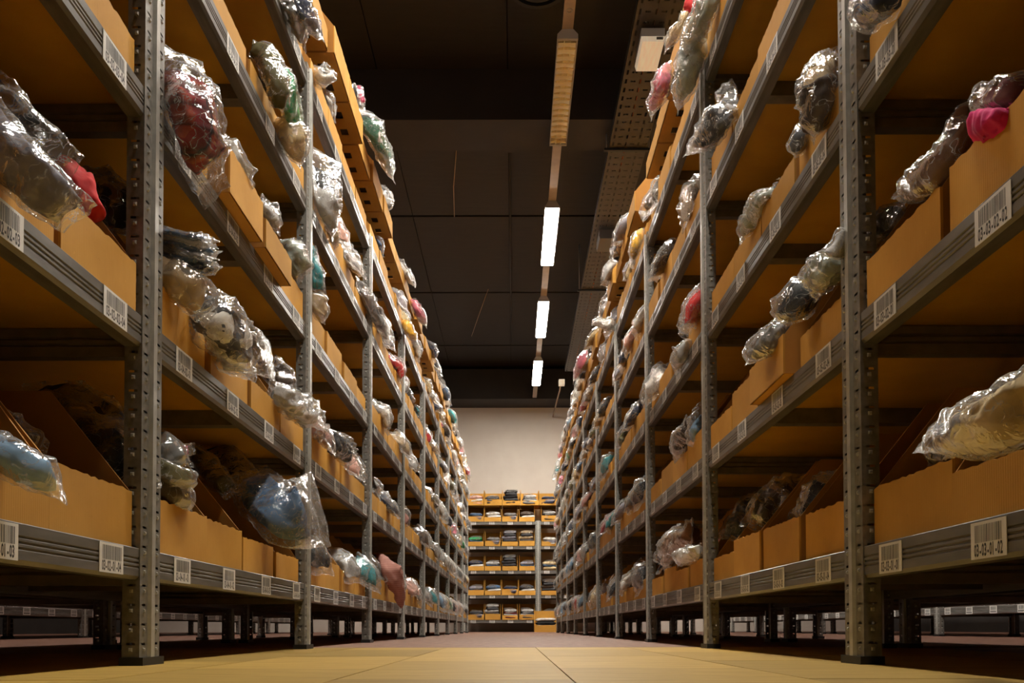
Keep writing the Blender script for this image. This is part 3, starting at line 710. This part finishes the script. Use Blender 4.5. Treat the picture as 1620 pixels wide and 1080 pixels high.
# --- left row, second bay, bottom shelf
hero(GB, 'grey garment in film, top of the heap right of the near left post', 'bag', 'grey', [(240, 690, -0.06), (268, 715, -0.03), (286, 745, -0.01)], [40, 52, 40], 0.07, L, None, 8)
hero(GB, 'olive folded garment in film, middle of the heap right of the near left post', 'bag', 'olive', [(236, 742, -0.06), (268, 752, -0.02), (300, 765, -0.005)], [34, 42, 32], 0.08, L, None, 9)
hero(GB, 'brown-grey garment in film, lowest of the heap right of the near left post', 'bag', 'dark_brown', [(236, 775, -0.06), (270, 782, -0.02), (304, 792, -0.008)], [36, 44, 30], 0.08, L, None, 10)
hero(GB, 'small pink tube of film sticking out above the bottom left heap', 'bag', 'pink', [(270, 718, -0.05), (290, 712, -0.02), (308, 709, 0.0)], [16, 17, 14], 0.02, L, None, 11, 0.1, 0.7)
hero(GB, 'denim blue jeans in a big crinkled clear bag, left bottom shelf', 'bag', 'denim_blue', [(385, 745, -0.10), (425, 790, -0.02), (462, 812, 0.045), (508, 806, 0.075)], [55, 85, 100, 104], [0.08, 0.10, 0.08, 0.03], L, (0.6, -0.78, 0.05), 12, 0.1, 0.80, 0.8, crumple=1.3)
hero(GB, 'dark garment in film sloping inside the bin behind the jeans bag', 'bag', 'black', [(335, 705, -0.24), (375, 745, -0.15), (410, 790, -0.07)], [40, 62, 50], 0.09, L, None, 13)
hero(GB, 'olive and brown garment edge inside the third left bottom bin', 'bag', 'olive', [(305, 705, -0.25), (335, 745, -0.17), (372, 785, -0.10)], [22, 36, 34], 0.06, L, None, 14)
# --- left row, second bay, second shelf
for k in range(6):
    dy = k * 9
    hero(GB, 'thin film-wrapped %s garment, %s from the top in the fanned stack' % (['denim blue', 'pale grey', 'denim blue', 'grey', 'denim blue', 'navy'][k], ORD[k]), 'bag', ['denim_blue', 'pale_grey', 'denim_blue', 'grey', 'denim_blue', 'navy'][k],
         [(228, 352 + dy, -0.12), (276, 372 + dy, -0.02), (318 + 3 * (k % 3), 378 + dy, 0.035), (338 + 5 * (k % 3), 381 + dy * 0.95, 0.06)], [58, 56, 50, 34], 0.014, L, (0.25, -0.25, 0.93), 21 + k, 0, 0.8, 0.9, 0.9, True, 0.7)
hero(GB, 'beige garment in clear bag below the fanned blue stack', 'bag', 'beige', [(240, 418, -0.04), (280, 442, 0.0), (312, 470, 0.02), (332, 500, 0.03)], [50, 60, 62, 40], 0.07, L, None, 24, 0.0, 0.7, crumple=1.3)
hero(GB, 'black and white garment in large clear bag over the left second shelf', 'bag', 'charcoal', [(305, 470, -0.02), (345, 510, 0.03), (385, 545, 0.055), (428, 572, 0.065)], [70, 92, 84, 40], [0.07, 0.08, 0.06, 0.03], L, (0.6, -0.78, 0.05), 25, 0.06, 0.72, 0.7, crumple=1.3, second=('white', 0.2, 0.72))
hero(GB, 'crumpled clear bag end with grey garment beneath the large clear bag', 'bag', 'pale_grey', [(330, 520, 0.0), (368, 560, 0.025), (400, 588, 0.03)], [40, 48, 30], 0.05, L, None, 26, 0.1, 0.7, crumple=1.6)
hero(GB, 'brown garment in hazy film near the second left post, second shelf', 'bag', 'dark_brown', [(418, 565, -0.07), (440, 595, -0.03), (452, 625, -0.01)], [38, 48, 36], 0.06, L, None, 27)
hero(GB, 'white crumpled film bag ending at the second left post, second shelf', 'bag', 'pale_grey', [(425, 612, -0.01), (455, 636, 0.02), (480, 650, 0.04), (506, 662, 0.05)], [22, 34, 42, 34], 0.05, L, None, 28, 0.1, 0.8, crumple=2.0)
# --- left row, second bay, third shelf
hero(GB, 'red plaid shirt in tall clear bag hanging beside the near left post', 'bag', 'red_plaid', [(283, 82, -0.02), (296, 145, 0.02), (316, 225, 0.045), (345, 312, 0.05)], [66, 92, 96, 48], [0.02, 0.09, 0.09, 0.05], L, (0.6, -0.78, 0.1), 30, 0.22, 0.80, 0.84, crumple=1.2)
hero(GB, 'white garment in crumpled film behind the red plaid bag', 'bag', 'white', [(348, 222, -0.03), (372, 262, 0.0), (396, 305, 0.015)], [26, 38, 24], 0.05, L, None, 31, crumple=1.8)
hero(GB, 'white film bag with folded flap at the left third shelf', 'bag', 'pale_grey', [(408, 318, -0.02), (425, 338, 0.0), (445, 360, 0.02)], [30, 40, 24], 0.04, L, None, 32, crumple=1.2)
hero(GB, 'teal-grey garment in film behind the second left post, third shelf', 'bag', 'sage', [(452, 378, -0.04), (468, 408, -0.01), (480, 440, 0.0)], [28, 40, 34], 0.06, L, None, 33, crumple=1.4)
hero(GB, 'teal garment in clear film just past the second left post', 'bag', 'teal', [(490, 385, -0.02), (498, 425, 0.0), (506, 470, 0.015)], [18, 26, 24], 0.05, L, None, 34)
hero(GB, 'brown paper-like garment end below the teal bag', 'bag', 'beige', [(494, 462, -0.01), (504, 482, 0.01), (516, 504, 0.02)], [26, 34, 18], 0.05, L, None, 35)
# --- left row, fourth shelf
hero(GB, 'olive folded garment in film on the left fourth shelf', 'bag', 'olive', [(398, 76, -0.03), (425, 92, 0.01), (438, 130, 0.03), (440, 172, 0.03)], [24, 46, 44, 22], 0.05, L, None, 36, 0, 1)
hero(GB, 'bright green garment in clear film next to the olive one', 'bag', 'green', [(447, 104, 0.02), (453, 140, 0.035), (462, 175, 0.035), (470, 200, 0.03)], [22, 38, 40, 30], 0.05, L, None, 37, 0.05, 0.92)
hero(GB, 'cream garment in crumpled film below the green one', 'bag', 'cream', [(448, 190, 0.0), (462, 212, 0.03), (468, 232, 0.035), (474, 256, 0.03)], [40, 52, 48, 26], 0.06, L, None, 38, crumple=1.3)
hero(GB, 'black and white garment in hanging clear bag past the second left post', 'bag', 'pale_grey', [(507, 240, -0.01), (512, 285, 0.02), (518, 330, 0.035), (528, 368, 0.035)], [62, 52, 46, 26], [0.015, 0.04, 0.06, 0.04], L, None, 39, 0.3, 0.92, second=('black', 0.22, 0.5))
hero(GB, 'beige garment end under the hanging black and white bag', 'bag', 'beige', [(518, 345, 0.0), (526, 368, 0.015), (533, 392, 0.02)], [14, 18, 12], 0.03, L, None, 40)
hero(GB, 'grey garment in long film bag at the third left post, fourth shelf', 'bag', 'grey', [(564, 446, -0.02), (586, 478, 0.01), (602, 512, 0.035), (616, 544, 0.04)], [22, 26, 24, 14], 0.04, L, None, 41, crumple=1.5)
# --- left row, top shelf and upper tier
hero(GB, 'navy trousers in glossy film hanging over the left top shelf', 'bag', 'navy', [(462, -14, 0.01), (478, 12, 0.05), (492, 34, 0.06), (508, 56, 0.06)], [30, 34, 30, 14], 0.05, L, None, 42, 0, 0.95)
hero(GB, 'grey crumpled film bag beside the navy trousers', 'bag', 'grey', [(444, -8, 0.0), (464, 28, 0.02), (484, 78, 0.03)], [22, 24, 12], 0.04, L, None, 43, crumple=1.4)
hero(GB, 'crumpled white film knot on the left top shelf bin', 'bag', 'white', [(500, 112, -0.01), (510, 122, 0.02), (524, 118, 0.04)], [20, 26, 12], 0.04, L, None, 44, crumple=2)
hero(GB, 'dark green garment in crumpled clear film on the left upper tier', 'bag', 'dark_green', [(574, 172, -0.02), (590, 205, 0.03), (606, 240, 0.05), (620, 276, 0.05)], [22, 44, 46, 26], 0.07, L, None, 45, 0.15, 0.92, crumple=1.3, second=('white', 0.3, 0.6))
hero(GB, 'magenta garment tip above the left upper tier boxes', 'bag', 'magenta', [(564, 138, -0.02), (570, 150, 0.01), (574, 166, 0.02)], [8, 12, 8], 0.03, L, None, 46)
hero(GB, 'yellow garment in film on the left top shelf', 'bag', 'yellow', [(638, 508, 0.0), (648, 522, 0.04), (660, 536, 0.06)], [14, 20, 14], 0.06, L, None, 47)
hero(GB, 'dusky pink garment hanging from the left upper tier', 'bag', 'pink', [(652, 472, 0.0), (662, 492, 0.04), (674, 512, 0.05)], [14, 19, 16], 0.06, L, None, 48)
hero('pink_knit_garment', 'dusty pink ribbed knit garment hanging out of a left bottom bin', 'garment', 'pink_striped', [(602, 884, -0.06), (615, 896, 0.01), (626, 920, 0.035), (638, 954, 0.04)], [26, 34, 34, 22], [0.05, 0.07, 0.07, 0.04], L, None, 49, 0, 1, 1, 1, False)
hero(GB, 'crumpled dark grey garment in film, second shelf past second left post', 'bag', 'charcoal', [(522, 696, -0.01), (538, 705, 0.01), (550, 728, 0.02)], [30, 36, 24], 0.08, L, None, 50, crumple=2)
# --- right row, nearest bay
hero(GB, 'cream knit garment in clear bag over the near right bottom bin', 'bag', 'cream', [(1466, 684, 0.04), (1520, 688, 0.055), (1590, 664, 0.055), (1700, 600, 0.03)], [22, 66, 96, 130], [0.02, 0.07, 0.09, 0.09], R, (-0.55, -0.8, 0.1), 60, 0.16, 1, 0.82, second=('grey', 0.2, 0.62))
hero(GB, 'dark film bag corner under the cream bag', 'bag', 'charcoal', [(1480, 728, -0.07), (1520, 726, -0.05), (1560, 715, -0.04)], [24, 30, 24], 0.05, R, None, 61)
hero(GB, 'brown leather-like garment in clear film on the near right second shelf', 'bag', 'brown', [(1424, 298, -0.03), (1470, 288, -0.02), (1510, 240, -0.03), (1540, 170, -0.06)], [24, 56, 58, 30], 0.06, R, None, 62, 0.12, 0.97)
hero('magenta_garment', 'bright magenta garment lump on the near right second shelf', 'garment', 'magenta', [(1545, 212, -0.02), (1565, 200, -0.012), (1592, 184, -0.01)], [24, 36, 26], 0.06, R, None, 63, 0, 1, 1, 1, False)
hero(GB, 'maroon garment in film above the magenta garment', 'bag', 'maroon', [(1560, 190, -0.06), (1592, 165, -0.04), (1640, 130, -0.04)], [36, 56, 60], 0.07, R, None, 64)
hero(GB, 'clear film bag with grey garment beside the near right post, second shelf', 'bag', 'grey', [(1372, 378, -0.10), (1396, 358, -0.07), (1428, 338, -0.06)], [34, 48, 34], 0.05, R, None, 65)
hero(GB, 'navy garment in dark film at the near right third shelf', 'bag', 'navy', [(1358, 34, 0.02), (1380, 20, 0.02), (1425, -14, 0.0)], [18, 38, 44], 0.06, R, None, 66, 0.15, 1)
# --- right row, second bay
hero(GB, 'beige-brown garments in tall hazy bag beside the near right post, third shelf', 'bag', 'dark_brown', [(1306, 86, -0.03), (1298, 120, 0.0), (1292, 165, 0.01), (1282, 206, 0.005)], [62, 70, 66, 44], [0.02, 0.07, 0.09, 0.06], R, None, 67, 0.42, 0.95, crumple=1.2, second=('beige', 0.2, 0.6))
hero(GB, 'small dark film bag below the tall hazy bag', 'bag', 'charcoal', [(1280, 200, -0.03), (1268, 222, -0.005), (1258, 244, 0.0)], [26, 26, 18], 0.04, R, None, 68)
hero(GB, 'grey film bag with dark garment poking out over the right fourth shelf', 'bag', 'charcoal', [(1168, 166, -0.02), (1140, 188, 0.03), (1118, 208, 0.055), (1096, 222, 0.065)], [24, 48, 58, 46], [0.04, 0.07, 0.07, 0.02], R, None, 69, 0.1, 0.8, crumple=1.1, second=('pale_grey', 0.1, 0.6))
hero(GB, 'upright clear film bag on the right fourth shelf', 'bag', 'grey', [(1146, 134, -0.03), (1150, 158, -0.01), (1158, 182, -0.01)], [16, 36, 40], 0.03, R, None, 70, 0.4, 1)
hero(GB, 'black garment in shiny film over the right second shelf', 'bag', 'black', [(1282, 462, -0.01), (1262, 478, 0.02), (1244, 500, 0.03)], [44, 54, 36], 0.10, R, None, 71, crumple=1.2)
hero(GB, 'sage grey garment in clear film behind the black bag, right second shelf', 'bag', 'sage', [(1336, 402, -0.02), (1306, 430, 0.0), (1278, 462, 0.015)], [40, 52, 36], 0.08, R, None, 72, crumple=1.4)
hero(GB, 'white crumpled film tuft beside the near right post', 'bag', 'pale_grey', [(1334, 372, 0.0), (1326, 390, 0.01), (1318, 412, 0.015)], [16, 26, 18], 0.04, R, None, 73, crumple=2)
hero(GB, 'grey folded garment in film hanging off the right second shelf', 'bag', 'grey', [(1252, 510, -0.02), (1228, 528, 0.02), (1206, 548, 0.04), (1184, 566, 0.045)], [22, 36, 40, 20], 0.06, R, None, 74)
hero(GB, 'long sage garment in film along the right third shelf', 'bag', 'sage', [(1226, 296, -0.015), (1204, 318, -0.005), (1186, 352, 0.0), (1172, 380, 0.0)], [18, 26, 22, 12], 0.05, R, None, 75)
hero(GB, 'navy garment in film inside the right bottom bin next to the post', 'bag', 'navy', [(1345, 745, -0.16), (1310, 790, -0.10), (1268, 838, -0.05)], [60, 88, 50], 0.10, R, None, 76, crumple=1.4)
hero(GB, 'brown-grey bags heaped in the middle right bottom bin', 'bag', 'dark_brown', [(1270, 755, -0.20), (1235, 795, -0.12), (1196, 842, -0.05)], [50, 66, 48], 0.10, R, None, 77, crumple=1.8)
hero(GB, 'dark film heap in the farther right bottom bin of the second bay', 'bag', 'charcoal', [(1215, 785, -0.20), (1180, 820, -0.12), (1150, 856, -0.05)], [36, 48, 34], 0.09, R, None, 78, crumple=1.8)
# --- right row, farther
hero(GB, 'sage garment in long clear film over the right top shelf', 'bag', 'sage', [(1140, -30, -0.01), (1118, 14, 0.025), (1098, 52, 0.045), (1080, 86, 0.05)], [50, 46, 42, 30], 0.07, R, None, 80, 0, 0.9, crumple=1.2)
hero(GB, 'pale sage bag hanging below it from the right top shelf', 'bag', 'sage', [(1108, 66, 0.0), (1092, 98, 0.045), (1082, 130, 0.06), (1072, 168, 0.06)], [44, 52, 46, 26], 0.07, R, None, 81, 0.05, 0.82, second=('olive', 0.0, 0.5))
hero('red_knit_garment', 'red and cream knit garment at the top of the right upper tier', 'garment', 'red', [(1104, -20, 0.0), (1098, 6, 0.02), (1092, 28, 0.03)], [26, 26, 22], 0.06, R, None, 82, 0, 1, 1, 1, False)
hero(GB, 'cream strap-like bagged garment running down the right upper tier', 'bag', 'cream', [(1092, 12, 0.03), (1078, 36, 0.06), (1066, 60, 0.07), (1056, 80, 0.07)], [14, 14, 12, 14], 0.03, R, None, 83)
hero(GB, 'red and white garment in film on the right upper tier', 'bag', 'pink', [(1054, 100, 0.03), (1048, 128, 0.06), (1040, 152, 0.07), (1034, 184, 0.06)], [14, 26, 24, 16], 0.06, R, None, 84, second=('red', 0.3, 0.6), crumple=1.3)
hero(GB, 'yellow garment in film on the right top shelf', 'bag', 'yellow', [(1014, 362, 0.0), (1006, 386, 0.04), (998, 416, 0.05)], [12, 15, 12], 0.05, R, None, 85)
hero(GB, 'pink garment hanging from the right upper tier farther back', 'bag', 'pink', [(926, 556, 0.0), (918, 574, 0.06), (908, 602, 0.07)], [14, 18, 12], 0.07, R, None, 86)
hero(GB, 'white film bag reaching out over the aisle from the right top shelf', 'bag', 'white', [(972, 514, 0.0), (958, 513, 0.06), (938, 506, 0.12)], [14, 16, 10], 0.06, R, None, 87, crumple=1.6)
hero(GB, 'brown garment in hazy film on the right second shelf, third bay', 'bag', 'dark_brown', [(1096, 664, -0.02), (1082, 692, 0.0), (1064, 716, 0.02)], [22, 36, 30], 0.08, R, None, 88)
hero(GB, 'grey garment in film hanging at the right third shelf, third bay', 'bag', 'pale_grey', [(1090, 536, -0.01), (1078, 558, 0.02), (1066, 586, 0.03)], [18, 28, 18], 0.05, R, None, 89)
hero(GB, 'brown film heap on the right bottom shelf, third bay', 'bag', 'brown', [(1096, 838, -0.03), (1074, 858, -0.02), (1048, 886, 0.0)], [36, 44, 30], 0.10, R, None, 90, crumple=1.8)
hero(GB, 'white garment lumps on the right bottom bin lip, third bay', 'bag', 'white', [(1108, 868, -0.01), (1092, 878, 0.005), (1074, 888, 0.01)], [18, 22, 14], 0.06, R, None, 91, crumple=1.6)

# --- generic bags, local frame as the bins (origin on the bin's front bottom edge)
VAR = []
vr = random.Random(21)
def variant(kind, i, lod):
    n, m = (18, 20) if lod == 0 else (9, 10)
    j = lambda a, b: vr.uniform(a, b)
    if kind == 'hang':
        y = j(-.05, .05); path = [(-0.10, y, 0.14), (-0.03, y + j(-.02, .02), 0.125), (0.012, y + j(-.03, .03), 0.10), (j(.02, .045), y + j(-.05, .05), j(0.0, 0.06))]
        wd = [0.10, j(.12, .18), j(.11, .17), j(.04, .11)]; th = [0.06, 0.07, 0.05, 0.025]; nr = (0.7, j(-.5, .3), 0.5)
    elif kind == 'lump':
        y = j(-.03, .03); path = [(-0.30, y, 0.14), (-0.17, y + j(-.03, .03), 0.15), (-0.05, y + j(-.04, .04), 0.095)]
        wd = [0.12, j(.15, .21), j(.12, .17)]; th = [0.08, 0.10, 0.06]; nr = (0.5, j(-.3, .3), 0.85)
    elif kind == 'tuft':
        y = j(-.08, .08); path = [(-0.09, y, 0.10), (-0.03, y + j(-.02, .02), j(.12, .15)), (j(-.01, .03), y + j(-.05, .05), j(.12, .18))]
        wd = [0.07, j(.08, .13), j(.05, .10)]; th = [0.05, 0.055, 0.02]; nr = (0.6, j(-.8, .5), 0.2)
    elif kind == 'pile':
        g = MB(); z = 0.02
        for q in range(vr.choice((3, 4, 5))):
            th = j(.030, .048); y = j(-.012, .012); out = j(-.02, .02); wd = j(.19, .235)
            g.join(sweep([(-0.36, y, z + th / 2), (-0.18, y + j(-.01, .01), z + th / 2 + j(-.004, .006)), (out, y + j(-.02, .02), z + th / 2 + j(-.012, .004))], [wd], [th * 1.25], (0, 0, 1), n, m, 0, 1, 100 + i * 13 + q, 0.008, 0.85, 0.10, 0.6), None, q % 2)
            z += th
        f = sweep([(-0.20, 0, z - 0.005), (-0.08, 0, z), (0.02, j(-.03, .03), z - j(.02, .05))], [0.17, 0.20, 0.15], [0.045, 0.04, 0.02], (0.2, 0, 1), n, m, 0, 1, 400 + i, 0.016, 1.4, 0.25, 0.85, 0.1)
        return dict(kind=kind, g=g, f=f, gm=g.mesh('garment', [CL['grey'], CL[['white', 'charcoal', 'pale_grey', 'denim_blue', 'lilac'][i % 5]]]), fm=f.mesh('bag_film', [M['film']]))
    g, f = bag_meshes(path, wd, th, nr, 100 + i * 7, 0.04, 0.88 if kind != 'tuft' else 0.75, 0.84, 0.78, n, m, 1.8)
    return dict(kind=kind, g=g, f=f, gm=g.mesh('garment', [CL['grey']]), fm=f.mesh('bag_film', [M['film']]))
VARS = {k: [variant(k, q, 0) for q in range(nv)] for k, nv in (('hang', 7), ('lump', 6), ('tuft', 5), ('pile', 5))}
FARV = {k: [variant(k, 50 + q, 1) for q in range(4)] for k in ('hang', 'lump', 'tuft')}
COLS = ['white', 'white', 'pale_grey', 'pale_grey', 'navy', 'black', 'charcoal', 'grey', 'pale_grey', 'white', 'white', 'denim_blue', 'beige', 'dark_brown', 'pink', 'dusty_pink', 'olive', 'cream', 'lilac', 'light_blue', 'teal', 'pale_grey', 'charcoal', 'black', 'navy', 'red', 'green', 'pale_pink']
gr = random.Random(77)
far_g = {}; far_f = MB()
HEROBINS = set()
WORD = dict(hang='hanging over the lip', lump='lying inside', tuft='poking up', pile='folded')
count = 0
def generic(key, kind, used):
    global count
    sx, n, l, k = key; x, y, z, lip, wd = BINPOS[key]; rz = 0 if sx < 0 else PI
    if n >= 6:
        v = gr.choice(FARV[kind]); col = gr.choice(COLS); mt = Matrix.Translation((x, y, z)) @ Matrix.Rotation(rz, 4, 'Z') @ Matrix.Diagonal((1, gr.choice((-1, 1)), 1, 1))
        far_g.setdefault(col, MB()).join(v['g'], mt); far_f.join(v['f'], mt); return
    v = gr.choice(VARS[kind]); col = gr.choice(COLS)
    lb = '%s bagged garment %s, %s bin, %s, %s bay, %s row' % (col.replace('_', ' '), WORD[kind], ORD[k], LEVEL[l], ORD[n], SIDE[sx])
    t = thing('garment_bag', lb, 'bag', (x, y, z + 0.004), rz + gr.uniform(-0.12, 0.12), 'bagged clothes in the middle bays')
    ob('garment', v['gm'], t, mat=CL[col]); ob('bag_film', v['fm'], t); count += 1
for key in sorted(BINPOS):
    sx, n, l, k = key
    if n == 0: continue
    r = gr.random(); r2 = gr.random()
    if n == 1:
        if l == 4 and r < 0.5: generic(key, 'lump', None)
        if l in (1, 2, 3) and r < 0.35: generic(key, 'lump', None)
        continue
    if n <= 3 and l >= 4 and gr.random() < 0.6: continue
    ph = 0.34 if n <= 3 else 0.5 if n <= 5 else 0.75
    if r < ph: generic(key, 'hang', None)
    elif r < ph + 0.25: generic(key, 'tuft', None)
    if r2 < (0.42 if n <= 3 else 0.3): generic(key, 'lump', None)
print('generic bags', count)
fb = thing('garment_bags', 'many small bagged garments spilling from the far bins of both rows', 'bags'); fb['kind'] = 'stuff'
for c, mb in far_g.items(): ob('garments', mb.mesh('far_garments', [CL[c]]), fb)['kind'] = 'stuff'
ob('bag_films', far_f.mesh('far_films', [M['film']]), fb)['kind'] = 'stuff'

# ------------------------------------------------------------------ end shelving: bins and piles (bins face the camera)
er = random.Random(9)
ENDCOL = [['charcoal', 'pale_grey', 'maroon', 'charcoal', 'grey'], ['lilac', 'denim_blue', 'navy', 'charcoal', 'dark_brown'], ['navy', 'pale_grey', 'charcoal', 'lilac', 'cream'],
          ['green', 'grey', 'lilac', 'beige', 'white'], ['denim_blue', 'white', 'grey', 'dark_brown', 'black'], ['pale_pink', 'charcoal', 'black', 'grey', 'navy']]
for l in range(6):
    for k in range(5):
        bay, s = divmod(k, 4)
        xx = XB0 + bay * BAY + PW + SLOT * (s + 0.5) if l < 5 else XB0 + 0.06 + 0.3 * (k + 0.5)
        zz = level_z(l)
        b = BINS[er.randrange(9)] if l < 5 else BINS[9 + er.randrange(3)]
        if not (l == 2 and k == 4):
            make_bin(b, (xx, YB - (0.01 if l < 5 else -0.005), zz), -PI / 2, 'cardboard bin, %s from left on the %s of the end shelving' % (ORD[k], LEVEL[l]), False, 'bins of the end shelving')
        col = ENDCOL[l][k]
        v = er.choice(VARS['pile'])
        t = thing('clothing_pile', '%s bagged clothing pile, %s from left, %s of the end shelving' % (col.replace('_', ' '), ORD[k], LEVEL[l]), 'clothes', (xx, YB, zz + 0.004), -PI / 2 + er.uniform(-.1, .1), 'clothing piles of the end shelving')
        ob('garment', v['gm'], t, mat=CL[col]); ob('bag_film', v['fm'], t)
# box with striped garments on the floor in front of the end shelving
bx = thing('floor_box', 'open cardboard box on the floor before the end shelving', 'box', (0.51, 14.22, 0))
wb, db, hb = 0.37, 0.28, 0.34
ob('base_panel', MB().box((-wb / 2, 0, 0), (wb / 2, db, .005)).mesh('box_base', [M['card']]), bx)
ob('front_panel', MB().box((-wb / 2, 0, .005), (wb / 2, .005, .11)).mesh('box_front', [M['card']]), bx)
ob('back_panel', MB().box((-wb / 2, db - .005, .005), (wb / 2, db, hb)).mesh('box_back', [M['card']]), bx)
for s in (-1, 1): ob('side_panel', fixn(MB().prism([(0.005, .005), (0.005, .11), (.12, hb), (db - .005, hb), (db - .005, .005)], lambda p, q, t: (t, p, q), s * wb / 2, s * (wb / 2 - .005)).mesh('box_side', [M['card']])), bx)
for k in range(4):
    g = sweep([(-0.16, 0.13, 0), (0, 0.13, 0.004), (0.16, 0.13, 0)], [0.22], [0.052], (0, 0, 1), 12, 16, 0, 1, 300 + k, 0.003, 0.9, 0.12)
    tag(ob('folded_garment', g.mesh('folded_striped', [CL['white'] if k % 2 else CL['black']]), None, (0.51, 14.225, 0.035 + k * 0.053)),
        'folded %s striped garment, %s from the bottom in the floor box' % ('white' if k % 2 else 'black', ORD[k]), 'garment', 'striped garments in the floor box')
